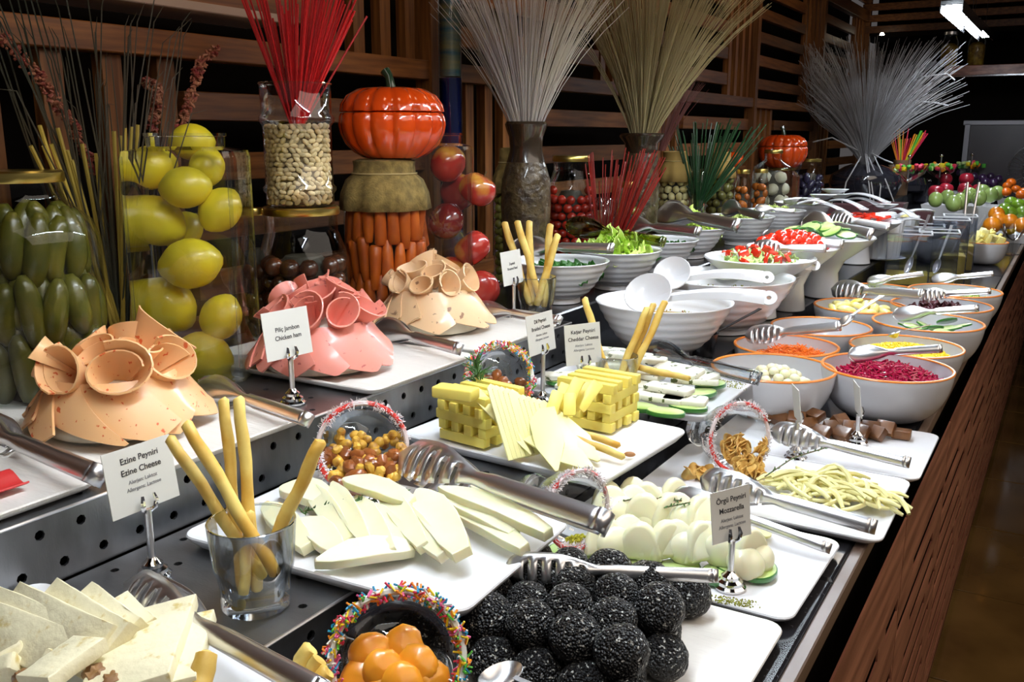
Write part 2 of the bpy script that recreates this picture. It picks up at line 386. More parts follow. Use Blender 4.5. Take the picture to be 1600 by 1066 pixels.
for k in range(12):
    y0 = -.3 + .66 * k; g = G(); L_ = .654; zr = .10
    g.add(box(.003, L_, .15, (0, 0, .745)))
    z = .67; r = 0
    while z > .10:
        h = .042; sl = .026
        a0 = -L_ / 2; cuts = []; a = -L_ / 2 + (.012 if rnd() < .55 else U(.05, .2))
        while a < L_ / 2 - .1:
            e = min(a + U(.25, .55), L_ / 2 - .012); cuts.append((a, e)); a = e + U(.05, .16)
        for c0, c1 in cuts:
            if c0 > a0: g.add(box(.003, c0 - a0, sl, (0, (c0 + a0) / 2, z - sl / 2)))
            a0 = c1
        g.add(box(.003, L_ / 2 - a0, sl, (0, (L_ / 2 + a0) / 2, z - sl / 2)))
        z -= sl; g.add(box(.003, L_, h, (0, 0, z - h / 2))); z -= h
    g.add(box(.003, L_, max(z - .08, .01), (0, 0, (z + .08) / 2)))
    obj('front_panel', g, WOODR, ct, smooth=0, loc=(-.1915 + .8, y0 + .33 - 3.3, 0))
# perforated steel shelves
def perf(nx, ny, p, r, stag=False, half=False):
    g = G()
    for i in range(nx):
        for j in range(ny):
            hole = not ((i + j) % 2 and stag); c = (i * p + p / 2, j * p + p / 2)
            out = [(c[0] + a * p / 2, c[1] + b * p / 2) for a, b in ((1, 0), (1, 1), (0, 1), (-1, 1), (-1, 0), (-1, -1), (0, -1), (1, -1))]
            if not hole: g.add(([(x, y, 0) for x, y in out], [tuple(range(8))])); continue
            inn = [(c[0] + r * cos(pi / 4 * k), c[1] + r * sin(pi / 4 * k)) for k in range(8)]
            low = [(x, y, -.004) for x, y in inn]
            v = [(x, y, 0) for x, y in out + inn] + low
            g.add((v, [(k, (k + 1) % 8, 8 + (k + 1) % 8, 8 + k) for k in range(8)] + [(8 + k, 8 + (k + 1) % 8, 16 + (k + 1) % 8, 16 + k) for k in range(8)]))
    return g
def shelf(name, lb, x0, x1, y0, y1, z, drop):
    t = thing(name, lb, 'shelf', ((x0 + x1) / 2, (y0 + y1) / 2, z)); p = .05
    nx = int((x1 - x0) / p); ny = int((y1 - y0) / p); ox, oy = -(x1 - x0) / 2, -(y1 - y0) / 2
    obj('top_sheet', perf(nx, ny, p, .0052, True), STEELD, t, loc=((x1 - x0) / 2 - nx * p, oy, 0), smooth=0)
    nz = 2 if drop > .07 else 1; q = drop / nz * .985
    fr = perf(ny * 1, nz, 1, .1); g = G()
    pp = (y1 - y0) / ny
    for v in fr.v:
        i = math.floor(v.x - 1e-6) if v.x % 1 == 0 else math.floor(v.x); g.v.append(Vector((v.z * .5, v.x * pp, v.y * q)))
    # round holes: rescale hole rings about each tile centre
    g.f = fr.f; g.m = fr.m
    k = 0
    for tile in range(ny * nz):
        i, j = tile // nz, tile % nz; c = Vector((0, (i + .5) * pp, (j + .5) * q)); off = Vector((0, (pp * .25 if j % 2 else -pp * .25), 0))
        for s in range(8, 24):
            a = pi / 4 * (s % 8); g.v[tile * 24 + s] = Vector((0 if s < 16 else -.004, c.y + off.y + .0062 * cos(a), c.z + .0062 * sin(a)))
    obj('front_lip', g, STEELD, t, loc=((x1 - x0) / 2, oy, -drop), smooth=0)
    obj('folded_edge', tube([((x1 - x0) / 2 - .001, oy, -.0015), ((x1 - x0) / 2 - .001, -oy, -.0015)], .002, 6), STEEL, t)
    obj('end_plate', box(x1 - x0, .002, drop, (0, -oy, -drop / 2)), STEELD, t)
    obj('inner_box', box(x1 - x0 - .02, y1 - y0 - .01, drop - .008, (-.008, 0, -drop / 2 - .004)), DARKW, t)
shelf('lower_steel_shelf', 'low perforated steel shelf under the cheese plates', -.99, -.645, -.3, 1.85, .98, .078)
shelf('upper_steel_shelf', 'high perforated steel shelf under the ham trays and jars', -1.50, -.95, -.3, 1.85, 1.065, .084)

# ============================================================ SHARED BUILDERS
def plate(lb, quad, z, mat=PLATE, th=.014, r=.022, name='square_plate', group=None, rim=.004):
    # quad: centre x, centre y, size x, size y, rotation
    x, y, w, h, a = quad; out = rrect(w, h, r); n = len(out)
    def ri(s, zz): return [(px * (1 - 2 * s / w), py * (1 - 2 * s / h), zz) for px, py in out]
    vf = rings([ri(.022, 0), ri(.010, .002), ri(.001, th - .005), ri(0, th - .002), ri(.001, th), ri(.004, th), ri(.016, th - rim), ri(.05, th - rim)])
    o = obj(name, vf, mat, loc=(x, y, z), rot=(0, 0, R(a)))
    return tag(o, lb, 'plate', group)
def tongs_mesh(kind):
    key = 'tongs_' + kind
    if key in MESHC: return MESHC[key]
    def arm(sgn):
        NU, NV = 44, 8; V = []; F_ = []
        for i in range(NU + 1):
            s = i / NU; x = -s
            if s < .46: w = .043 - .005 * s / .46
            elif s < .55: w = .038 - .008 * (s - .46) / .09
            else:
                q = (s - .55) / .45
                wm = {'slot': .098, 'spoon': .10, 'scallop': .095}[kind]
                w = .030 + (wm - .030) * sin(min(q / .55, 1) * pi / 2) ** 1.2
                if q > .72: w *= math.sqrt(max(0.02, 1 - ((q - .72) / .28) ** 2.2))
            gap = .030 + .016 * min(s / .6, 1); zc = gap
            if s > .55: q = (s - .55) / .45; zc = gap + .022 * sin(q * pi) - .030 * q * q
            for j in range(NV + 1):
                v = j / NV * 2 - 1
                cv = -.014 * v * v * (1 if s < .5 else 1.4 + (1.2 if kind == 'spoon' else 0))
                zz = zc + cv
                if kind == 'scallop' and s > .7: zz += .004 * cos(v * pi * 3.5) * min(1, (s - .7) / .1)
                V.append(Vector((x, v * w, sgn * zz)))
        for i in range(NU):
            for j in range(NV):
                s = (i + .5) / NU
                if kind == 'slot' and .62 < s < .96 and j <= NV - 3:
                    if i % 3 == 0: continue
                q = (i * (NV + 1) + j, (i + 1) * (NV + 1) + j, (i + 1) * (NV + 1) + j + 1, i * (NV + 1) + j + 1)
                F_.append(q if sgn < 0 else q[::-1])
        return V, F_
    b = []
    for k in range(9):
        a = pi / 2 - pi * k / 8; b.append([(.030 * cos(a), v * .043, .030 * sin(a) ) for v in (-1, 1)])
    bv = [Vector(p) for r in b for p in r]; bf = [(2 * k, 2 * k + 1, 2 * k + 3, 2 * k + 2) for k in range(8)]
    MESHC[key] = [(arm(1), 'upper_arm'), (arm(-1), 'lower_arm'), ((bv, bf), 'spring_bend')]
    return MESHC[key]
MESHC = {}
def tongs(kind, head, end, lb, mat=None, group=None, width=1.0, roll=0, up=(0, 0, 1)):
    head, end = Vector(head), Vector(end); Ln = (head - end).length; mat = mat or STEEL
    fr = basis(end, end - head, Vector(up)) @ Matrix.Rotation(R(roll), 4, 'X')
    t = thing('serving_tongs', lb, 'tongs', mw=fr, group=group)
    for vf, nm in tongs_mesh(kind):
        o = obj(nm, (([Vector((p[0] * Ln, p[1] * Ln * width, p[2] * Ln)) for p in vf[0]]), vf[1]), mat, t, smooth=60)
        md = o.modifiers.new('thick', 'SOLIDIFY'); md.thickness = .0014; md.offset = 0
    return t
def spoon(head, end, lb, mat=STEEL, w=.022, group=None, name='serving_spoon', cat='spoon', up=(0, 0, 1)):
    head, end = Vector(head), Vector(end); Ln = (head - end).length
    t = thing(name, lb, cat, mw=basis(end, end - head, Vector(up)), group=group)
    obj('handle', sheet(lambda u, v: (-u * Ln * .72, (v - .5) * (.012 - .006 * u), .002 * sin(u * pi) + .01 * u * u), 14, 3, .0016), mat, t)
    bl = []
    hl = Ln * .30
    def f(u, v):
        a = v * 2 * pi; r = u; return (-Ln * .70 - hl / 2 + cos(a) * r * hl / 2, sin(a) * r * w, .010 - .012 * (1 - r * r))
    obj('spoon_bowl', sheet(f, 6, 20, .0014), mat, t); return t
def ladle(head, end, lb, group='white ladles', up=(0, 0, 1), w=.036, roll=0):
    head, end = Vector(head), Vector(end); Ln = (head - end).length
    t = thing('white_ladle', lb, 'ladle', mw=basis(end, end - head, Vector(up)) @ Matrix.Rotation(R(roll), 4, 'X'), group=group)
    g = G(); hw = lambda u: .0165 - .007 * u
    g.add(sheet(lambda u, v: (-.007 - u * Ln * .66, (v - .5) * 2 * hw(u), .006 * (1 - abs(2 * v - 1)) + .012 * sin(u * pi) - .02 * u * u), 12, 4, .004))
    g.add(sheet(lambda u, v: (.002 + cos(v * 2 * pi) * (.005 + .012 * u), sin(v * 2 * pi) * (.005 + .012 * u), 0), 2, 20, .005))
    obj('handle', g, WHITE, t)
    hl = Ln * .17
    obj('scoop', sheet(lambda u, v: (-Ln * .66 - hl + cos(v * 2 * pi) * u * hl, sin(v * 2 * pi) * u * w, -.022 + .022 * u * u + .01 * cos(v * 2 * pi) * u), 6, 22, .003), WHITE, t)
    return t
def card(base, zt, lines, lb, rz=90, w=.09, h=.075, tilt=-8, group=None, blank=False, plain=False):
    # holder: stepped foot, pole up to zt, two clip tongues; the card is a thing of its own in the clip
    x, y, z = base; H_ = zt - z
    t = thing('card_holder', 'chrome card holder ' + lb, 'card holder', (x, y, z), R(rz))
    obj('foot', lathe([(.020, 0), (.0205, .003), (.017, .006), (.0165, .010), (.012, .013), (.0115, .017), (.007, .021), (.005, .024)], 24), CHROME, t)
    obj('pole', tube([(0, 0, .02), (0, 0, H_)], .0042, 12), STEEL, t)
    for s in (-1, 1):
        obj('clip', tube([(s * .002, 0, H_ - .004), (s * .008, -.004, H_ + .002), (s * .009, -.005, H_ + .010), (s * .0075, -.003, H_ + .018)], [.002, .003, .003, .0018], 6), CHROME, t)
    c = thing('food_card', 'white food card ' + lb, 'card', mw=LR((x, y, zt), (0, 0, R(rz))) @ LR((0, 0, 0), (R(tilt), 0, 0)))
    obj('card_sheet', box(w, .0012, h, (0, 0, h / 2 + .001)), PAPER, c, smooth=0)
    zz = h * .86 if len(lines) > 2 else h * .66
    for s, sz, b in lines:
        text(s, sz, INK if b else INK2, c, LR((.001, -.0009, zz - sz * .6), (R(90), 0, 0))); zz -= sz * 1.35
    return t, c
def goblet(P, n, D, lb, rim='coco', depth=.075, group=None, spin=0):
    t = thing('glass_goblet', lb, 'goblet', mw=zbasis(P, n, spin), group=group); r = D / 2
    prof = [(.03, -depth - .035), (.032, -depth - .030), (.010, -depth - .022), (.008, -depth - .008), (.022, -depth), (r * .68, -depth * .78), (r * .90, -depth * .45), (r * .985, -depth * .15), (r, 0)]
    obj('glass_bowl', lathe(prof, 40, lambda a, rr, z: 1 + (.02 * cos(10 * a) if z < -depth * .6 else 0), cap1=False), GLASS2, t, smooth=80)
    g = G(); g.add(rings([[((r + .0035 * cos(b)) * cos(2 * pi * k / 48), (r + .0035 * cos(b)) * sin(2 * pi * k / 48), .0035 * sin(b)) for b in [2 * pi * q / 6 for q in range(6)]] for k in range(49)], False, False))
    obj('coated_rim', g, RIMRED if rim == 'coco' else SPR[5], t)
    g = G(); N = 1300 if rim == 'coco' else 620
    for k in range(N):
        a = U(0, 2 * pi); b = U(0, 2 * pi); rr = .0045
        c = Vector(((r + rr * cos(b)) * cos(a), (r + rr * cos(b)) * sin(a), rr * sin(b)))
        out = Vector((cos(b) * cos(a), cos(b) * sin(a), sin(b)))
        if rim == 'coco':
            if (a * 1.7) % 2.1 < .8 and rnd() < .75: continue
            d = (out + Vector((U(-1, 1), U(-1, 1), U(-1, 1))) * .9).normalized() * U(.003, .006)
            g.add(tube([c, c + d * .6, c + d + Vector((U(-1, 1), U(-1, 1), U(-1, 1))) * .001], [.0007, .0007, .0003], 3), mi=0)
        else:
            d = (out * .35 + Vector((U(-1, 1), U(-1, 1), U(-1, 1)))).normalized() * .0042
            g.add(tube([c - d + out * .001, c + d + out * .001], .0011, 5), mi=random.randrange(7))
    o = obj('rim_sprinkles', g, [COCO] if rim == 'coco' else SPR, t); o['kind'] = 'stuff'
    return t
def tumbler(P, D, H_, lb, group=None, name='glass_tumbler'):
    t = thing(name, lb, 'glass', P, group=group); r = D / 2; w = .003
    prof = [(r * .74, 0), (r * .78, .002), (r * .80, H_ * .3), (r * .86, H_ * .42), (r * .90, H_ * .46), (r * .93, H_ * .6), (r, H_), (r - .0015, H_ + .001), (r - w, H_), (r * .93 - w, H_ * .6), (r * .86 - w, H_ * .44), (r * .78 - w, H_ * .3), (r * .72 - w, .012), (.001, .010)]
    obj('glass_wall', lathe(prof, 40, lambda a, rr, z: 1 + (.012 * cos(12 * a) if z < H_ * .42 and rr > r * .6 else 0), cap0=True, cap1=False), GLASS2, t, smooth=60)
    obj('rim', rings([[((r - .0012 + .0013 * cos(b)) * cos(2 * pi * k / 40), (r - .0012 + .0013 * cos(b)) * sin(2 * pi * k / 40), H_ + .0013 * sin(b)) for b in [2 * pi * q / 6 for q in range(6)]] for k in range(41)], False, False), GLASS2, t)
    return t
ORD = ('leftmost', 'second from left', 'third from left', 'fourth from left', 'fifth from left', 'sixth from left', 'seventh from left', 'eighth from left', 'ninth from left', 'tenth from left', 'eleventh from left', 'twelfth from left', 'thirteenth from left', 'rightmost')
def bstick(a, b, lb, r=.0062, group=None):
    a, b = Vector(a), Vector(b); n = 9; ax = (b - a); side = ax.orthogonal().normalized()
    pts = [a + ax * (i / n) + side * (.0012 * sin(i * 1.3 + r * 900)) for i in range(n + 1)]
    rr = [r * (.55 if i in (0, n) else 1) * (1 + .06 * sin(i * 2.1)) for i in range(n + 1)]
    pts[0] = a + ax * .0; pts.insert(1, a + ax * .012); pts.insert(-1, a + ax * .988); rr.insert(1, r * .93); rr.insert(-1, r * .93)
    return tag(obj('breadstick', tube(pts, rr, 10), STICK, smooth=60), lb, 'breadstick', group)
def bowlobj(x, y, z, D, k, lb, kind='ridge', group=None, name='white_bowl'):
    t = thing(name, lb, 'bowl', (x, y, z), group=group); r = D / 2; H_ = D * k
    if kind == 'ridge':
        pr = [(r * .42, 0), (r * .44, .001), (r * .43, .014), (r * .46, .016)]
        for i in range(1, 25):
            s = i / 24; rr = r * (.46 + .54 * s ** .72); pr.append((rr + .0011 * cos(s * 2 * pi * 6), .016 + (H_ - .016) * s ** 1.15))
        m = WHITE
    else:
        pr = [(r * .38, 0), (r * .46, .002)]
        for i in range(1, 13):
            a = i / 12 * pi / 2 * .92; pr.append((r * (.46 + .54 * sin(a) / sin(pi / 2 * .92)), .002 + (H_ - .002) * (1 - cos(a)) / (1 - cos(pi / 2 * .92))))
        m = CREAMB
    top = pr[-1][0]; wi = .005
    inn = [(top - .001, H_ + .002), (top - wi, H_ + .001)] + [(max(a - wi, .002), b + .004) for a, b in pr[::-1][1:] if b > .02] + [(r * .35, .018), (.001, .016)]
    obj('bowl_body', lathe(pr + inn, 48, cap1=False), m, t, smooth=50)
    if kind != 'ridge':
        obj('coloured_rim', rings([[((top - .0025 + .0036 * cos(b)) * cos(2 * pi * q / 48), (top - .0025 + .0036 * cos(b)) * sin(2 * pi * q / 48), H_ + .001 + .0028 * sin(b)) for b in [2 * pi * w / 6 for w in range(6)]] for q in range(49)], False, False), ORIM, t)
    return t
def heap(x, y, z, r, n, h, fn):     # n points over a low mound of radius r
    for k in range(n):
        a = k * 2.39996; q = math.sqrt((k + .5) / n); fn(x + r * q * cos(a), y + r * q * sin(a), z + h * (1 - q * q), k)
def leafmesh(name, mat, s=.05, cr=1.0, seed=0):
    if name in MESHC: return MESHC[name]
    def f(u, v):
        a = v * 2 * pi; r = u * s * (1 + .07 * sin(3 * a + seed)); return (r * cos(a), r * sin(a) * .8, s / .05 * cr * (.007 * sin(3 * a + seed) * u * u + .006 * sin(9 * a) * u ** 3 + .003 * sin(17 * a + 1) * u ** 4 + .003 * sin(u * 22)))
    MESHC[name] = mesh(name, sheet(f, 8, 48, .0012), mat, 80); return MESHC[name]
def stuffobj(name, g, mats, lb, cat, smooth=40):
    o = obj(name, g, mats, smooth=smooth); return tag(o, lb, cat, kind='stuff')
# ============================================================ PLATES
ZS, ZU, ZG = .981, 1.066, .901
plate('white plate of crumbly white cheese slices at bottom left', (-.735, .375, .41, .36, 2), ZS, group=None)
plate('large white plate of long white cheese wedges overhanging the steel shelf', (-.702, .846, .41, .27, 2.5), ZS + .001, th=.018)
plate('white plate under the two stacks of yellow cheese bars', (-.712, 1.295, .385, .295, -4), ZS, th=.018)
plate('white plate of herbed cheese slabs on cucumber', (-.70, 1.685, .385, .35, 0), ZS, th=.018)
plate('ivory plate under the black sesame balls at the front', (-.415, .875, .36, .30, 0), ZG, SLATEW)
plate('white plate of sliced smooth cheese on cucumber at the counter edge', (-.42, 1.168, .38, .265, -1), ZG + .001)
plate('white plate of string cheese at the counter edge', (-.375, 1.465, .39, .285, 0), ZG)
plate('white plate of brown sweet cubes at the counter edge', (-.36, 1.755, .38, .285, 0), ZG)
plate('ivory textured tray cut off by the left edge of the photo', (-1.19, .49, .46, .33, 0), ZU, SLATEW)
plate('ivory textured tray under the orange speckled ham', (-1.155, .828, .46, .30, 0), ZU, SLATEW)
plate('ivory textured tray under the pink ham', (-1.15, 1.27, .44, .30, 0), ZU, SLATEW)
plate('ivory textured tray under the beige ham', (-1.15, 1.60, .44, .31, 0), ZU, SLATEW)

# ============================================================ HAM MOUNDS
CORE = M('mound_core', (.80, .76, .62), .5)
def mound(cx_, cy_, z, RB, RT, HH, mat, word, nd, petals, seed, edge=0):
    random.seed(seed)
    tag(obj('mound_core', lathe([(RB * .80, 0), (RB * .82, .01), (RT * .86, HH - .004), (RT * .5, HH), (.01, HH)], 32), CORE, loc=(cx_, cy_, z + .001)), 'pale round base under the draped %s ham slices' % word, 'food base')
    for k in range(nd):
        a = 2 * pi * k / nd + U(-.05, .05); sk = U(.55, .85); wd = U(1.0, 1.25); tip = U(.1, .9); ln = U(.93, 1.0); lift = .0022 + .0006 * (k % 3)
        def f(u, v, a=a, sk=sk, wd=wd, tip=tip, ln=ln):
            w = wd * (1 - .0 * u); uu = u * ln * (1 - .55 * max(0, u - .35) * abs(v - tip) * 1.5)
            th = a + sk * uu + (v - .5) * w * (1 - .25 * u); s = uu
            rr = RT * .93 + (RB - RT * .93) * s ** .85 + .004 + .013 * v * (.35 + .65 * u) + .004 * sin(v * 3 + k) * u
            return (rr * cos(th), rr * sin(th), HH * (1 - s) + .004 + (.004 if s < .05 else 0))
        tag(obj('ham_slice', sheet(f, 10, 12, .0036), mat, loc=(cx_, cy_, z), smooth=35), 'thin %s ham slice draped down the side of its mound' % word, 'ham', '%s ham slices on the mound side' % word)
    for (pa, pr, ph, rt, tilt, turn, fl) in petals:
        def f(u, v, rt=rt, fl=fl):
            ang = v * turn * 2 * pi; hh = rt * 2.1 * (1 + .22 * cos(ang * .8 + 1))
            r = (rt * .30 + rt * .75 * u ** .8) * (1 + .10 * v * turn) * (1 + fl * v * u)
            return (r * cos(ang) , r * sin(ang) * .85, -hh * .25 + hh * u)
        ax = Vector((cos(pa) * sin(tilt), sin(pa) * sin(tilt), cos(tilt)))
        mw = zbasis((cx_ + pr * cos(pa), cy_ + pr * sin(pa), z + HH + ph), ax, pa + U(-2.5, 2.5))
        tag(obj('rolled_ham_slice', sheet(f, 8, 26, .0026), mat, mw=mw, smooth=60), 'rolled %s ham slice in the rosette on top of the mound' % word, 'ham', '%s ham rolls in the rosette' % word)
pet = lambda n, r, t0, s, h: [(2 * pi * k / n + .3, r, h, s * U(.85, 1.15), t0, U(1.05, 1.4), U(.05, .35)) for k in range(n)]
mound(-1.13, .80, 1.080, .118, .080, .070, HAMO, 'orange speckled', 14, pet(7, .052, 1.0, .027, .004) + pet(4, .024, .5, .026, .014) + [(4.2, .06, .008, .034, 1.1, .45, .5), (1.3, .04, .02, .036, .6, .45, .5)], 3)
mound(-1.125, 1.215, 1.080, .122, .082, .074, HAMP, 'pink', 14, pet(9, .060, .85, .024, .010) + pet(5, .032, .4, .024, .028) + [(2.6, .02, .045, .026, .3, .7, .3), (1.2, .01, .04, .022, .2, 1.2, .1)], 4)
mound(-1.145, 1.585, 1.080, .118, .076, .078, HAMB, 'beige', 13, pet(8, .052, .9, .025, .006) + pet(5, .026, .5, .025, .022), 5)
random.seed(11)
p = at(2, 765, 1.083); tag(obj('red_ham_slice', sheet(lambda u, v: ((u - .5) * .05, (v - .5) * .05, .006 * sin(u * 6) + .006), 8, 8, .002), M('red_cured_meat', (.55, .03, .03), .4), loc=(p.x - .01, p.y, p.z)), 'red cured meat slice at the left edge of the photo', 'cured meat')
# ============================================================ TONGS OF THE UPPER TRAYS
tongs('slot', at(-60, 655, 1.10), at(150, 742, 1.107), 'dark gleaming tongs on the ivory tray at the left edge', roll=50, width=.75)
tongs('spoon', at(312, 600, 1.095), at(478, 655, 1.098), 'steel tongs beside the orange speckled ham', roll=50, width=.75)
tongs('spoon', at(588, 510, 1.10), at(715, 545, 1.102), 'steel tongs beside the pink ham', roll=62, width=.9)
tongs('spoon', at(735, 480, 1.095), at(872, 500, 1.10), 'steel tongs beside the beige ham behind the sprinkled goblet', roll=50, width=.75)
# ============================================================ CARDS
L4 = lambda a, b, c='Alerjen: Laktoz', d='Allergens: Lactose': [(a, .0098, 1), (b, .0098, 1), (c, .0062, 0), (d, .0062, 0)]
card(at(240, 900, ZS), at(240, 900, ZS).z + .083, L4('Ezine Peyniri', 'Ezine Cheese'), 'reading Ezine Cheese beside the breadstick glass', 90)
card(at(458, 630, ZU), at(458, 630, ZU).z + .074, [('Piliç Jambon', .0098, 1), ('Chicken ham', .0098, 1)], 'reading Chicken ham in front of the pink ham', 84)
b = at(848, 630, ZS); card(b, b.z + .098, L4('Dil Peyniri', 'Braided Cheese'), 'reading Braided Cheese behind the yellow cheese stacks', 86)
b = at(912, 625, ZS + .017); card(b, b.z + .068, L4('Kaşar Peyniri', 'Cheddar Cheese'), 'reading Cheddar Cheese above the yellow cheese stack', 60, w=.078)
b = at(803, 505, ZU); card(b, b.z + .088, [('Zeytinli', .008, 1), ('Roasted Beef', .008, 1)], 'beside the rear breadstick glass', 90, w=.085)
b = at(1140, 918, ZG + .012); card(b, b.z + .065, L4('Örgü Peyniri', 'Mozzarella'), 'in front of the sliced smooth cheese', 62, w=.066, h=.066)
b = at(1243, 716, ZG + .012); card(b, b.z + .070, [], 'seen edge on above the string cheese', 118, w=.05, h=.062)
b = at(1338, 692, ZG + .012); card(b, b.z + .055, [], 'seen edge on above the brown sweet cubes', 112, w=.06, h=.06)
def flag(px, py, z, lb):
    b = at(px, py, z); t, c = card(b, b.z + .02, [], lb, 70, w=.05, h=.05)
flag(1322, 455, ZG, 'standing between the lemon bowl and the step'); flag(1283, 478, ZG, 'small behind the empty orange-rimmed bowl')

# ============================================================ BREADSTICK GLASSES
def stickglass(bp, D, H_, lb, sticks, tb, group):
    t = tumbler(bp, D, H_, lb); d = dep(bp)
    so = sorted(sticks, key=lambda s: s[0])
    for (x0, y0, x1, y1, dd, r) in so:
        k = so.index((x0, y0, x1, y1, dd, r)); bstick(A(x1, y1, d + dd * .6), A(x0, y0, d + dd), tb + ', ' + ('rightmost' if k == len(so) - 1 else ORD[k]) + ' one by its tip', r, group)
g1 = at(401, 945, ZS)
stickglass(g1, .094, .098, 'faceted glass tumbler of breadsticks in front of the large white plate', [(264, 683, 412, 905, .01, .0068), (290, 660, 432, 900, -.015, .0072), (349, 622, 378, 925, .02, .0065), (373, 620, 402, 925, .012, .0068), (502, 688, 415, 875, 0, .0075), (390, 800, 380, 930, -.005, .006)], 'long golden breadstick leaning in the front glass', 'breadsticks in the front glass')
g2 = at(962, 618, ZS + .018); 
stickglass(g2, .082, .078, 'clear tumbler of breadsticks on the herbed cheese plate', [(913, 465, 950, 592, .02, .0068), (1012, 480, 960, 608, 0, .0068), (1022, 474, 968, 610, .02, .0066), (1040, 470, 975, 612, .012, .0072)], 'golden breadstick in the herb plate glass', 'breadsticks in the herb plate glass')
g3 = at(838, 498, ZU)
stickglass(g3, .092, .098, 'clear tumbler of breadsticks beside the beige ham tray', [(788, 347, 828, 475, .01, .0085), (808, 345, 845, 470, .0, .0085), (827, 345, 830, 478, .02, .0085), (860, 350, 850, 480, .02, .0085), (872, 366, 838, 478, -.005, .0085)], 'golden breadstick leaning in the rear glass', 'breadsticks in the rear glass')

# ============================================================ BIG PLATE: WHITE CHEESE WEDGES
def wedge_out(L, w, t0=.25):
    return [(-L / 2, -w * .08), (-L * .36, -w * .34), (-L * .15, -w * .50), (L * .15, -w * .5), (L * .36, -w * .44), (L / 2, -w * .30), (L / 2, w * .16), (L * .36, w * .30), (L * .12, w * .42), (-L * .15, w * .42), (-L * .36, w * .22), (-L / 2, w * .05)]
zp = .999
def wedge(x0, y0, x1, y1, w, z, lb, tl=0, mat=WCHEESE, grp='white cheese wedges', bnd=.010, th=.013, out=None, nm='cheese_wedge'):
    a, b = at(x0, y0, z), at(x1, y1, z); L_ = (b - a).length
    vf = slab(out or wedge_out(L_, w), th, th * .14)
    vf = bend(vf, lambda p: Vector((p.x, p.y, p.z - bnd * (p.x / L_ * 2) ** 2 + .0)))
    fr = basis((a + b) / 2 + Vector((0, 0, bnd * .8)), b - a); fr = fr @ Matrix.Rotation(R(tl), 4, 'X')
    return tag(obj(nm, vf, mat, mw=fr, smooth=30), lb, 'cheese', grp)
WL = 'long white cheese wedge on the large plate'
WQ = ((490, 770, 545, 850, .040, 1.005, 30), (525, 768, 572, 850, .036, 1.012, 30), (562, 790, 610, 868, .040, 1.010, 25), (600, 772, 660, 858, .040, 1.014, 25), (545, 760, 640, 790, .040, 1.026, 20), (575, 800, 640, 860, .036, 1.008, 20), (610, 790, 690, 872, .040, 1.012, 30), (475, 825, 530, 868, .050, 1.003, 15), (420, 800, 480, 860, .045, 1.003, 20), (660, 780, 722, 868, .060, 1.020, 20), (700, 800, 815, 862, .040, 1.008, 15), (705, 790, 800, 838, .044, 1.016, 15), (700, 775, 850, 838, .042, 1.024, 10), (745, 768, 795, 800, .050, 1.016, 10))
for q in WQ:
    mx_, my_ = (q[0] + q[2]) / 2, (q[1] + q[3]) / 2
    wedge(mx_ + (q[0] - mx_) * 1.18, my_ + (q[1] - my_) * 1.12, mx_ + (q[2] - mx_) * 1.12, my_ + (q[3] - my_) * 1.08, q[4] * .78, q[5], WL + ', ' + ORD[sorted(WQ, key=lambda s: s[2]).index(q)] + ' by its tip', q[6])
wedge(492, 888, 645, 862, .036, 1.006, 'white cheese wedge lying crosswise at the front of the large plate', 20)
wedge(440, 770, 520, 790, .05, 1.004, 'white cheese wedge seen through the front breadstick glass', 10)
# nuts goblet
gP = A(567, 700, dep(at(567, 752, 1.0)) + .005)
goblet(gP, (CAM - gP).normalized() * 1 + Vector((.25, .0, -.05)), .128, 'tilted glass goblet with white and red sugar rim holding nuts and raisins', depth=.07)
n1 = mesh('roasted_chickpea', ell(.0062, .006, .0058, 10, 8, lambda p: 1 + .12 * (abs(p.x) < .25)), NUT)
n2 = mesh('corn_nut', tube([(-.012 + .003 * k, .002 * sin(k), 0) for k in range(9)], [.0025 + .0022 * abs(sin(k * 1.2)) + .001 for k in range(9)], 8), NUT)
n3 = mesh('raisin', ell(.012, .0085, .007, 12, 8, lambda p: 1 + .10 * sin(9 * p.x) + .08 * sin(11 * p.y)), RAISIN)
def rrot(): return (U(0, 6), U(0, 6), U(0, 6))
def scatter(me, nm, lb, cat, grp, pts, d, sc=1.25):
    for (x, y, dd) in pts: tag(obj(nm, me, mw=LR(A(x, y, d + dd), rrot(), sc * U(.9, 1.15))), lb, cat, grp)
def inell(cx_, cy_, rx, ry, n, ymin=-1):
    o = []
    while len(o) < n:
        a, b = U(-1, 1), U(ymin, 1)
        if a * a + b * b < .95: o.append((cx_ + a * rx, cy_ + b * ry))
    return o
dg = dep(gP)
scatter(n1, 'roasted_chickpea', 'golden roasted chickpea heaped in the nut goblet', 'nut', 'chickpeas in the nut goblet', [(x, y, .035 - .065 * (y - 690) / 70 + U(-.004, .004)) for x, y in inell(570, 712, 66, 60, 62, -.55)], dg)
scatter(n2, 'twisted_corn_nut', 'ridged golden corn nut heaped in the nut goblet', 'nut', 'corn nuts in the nut goblet', [(x, y, .030 - .065 * (y - 690) / 70 + U(-.004, .004)) for x, y in inell(578, 712, 62, 55, 14, -.5)], dg)
scatter(n3, 'raisin', 'amber brown raisin among the nuts in the goblet', 'raisin', 'raisins in the nut goblet', [(x, y, .028 - .065 * (y - 690) / 70 + U(-.004, .004)) for x, y in inell(565, 722, 60, 50, 26, -.3)], dg)
for q in ((424, 795), (430, 800), (418, 790), (436, 792), (640, 780), (632, 784), (650, 782), (528, 778)):
    tag(obj('roasted_chickpea', n1, mw=LR(at(q[0], q[1], 1.008), rrot())), 'stray roasted chickpea lying on the large white plate', 'nut', 'stray chickpeas on the large plate')
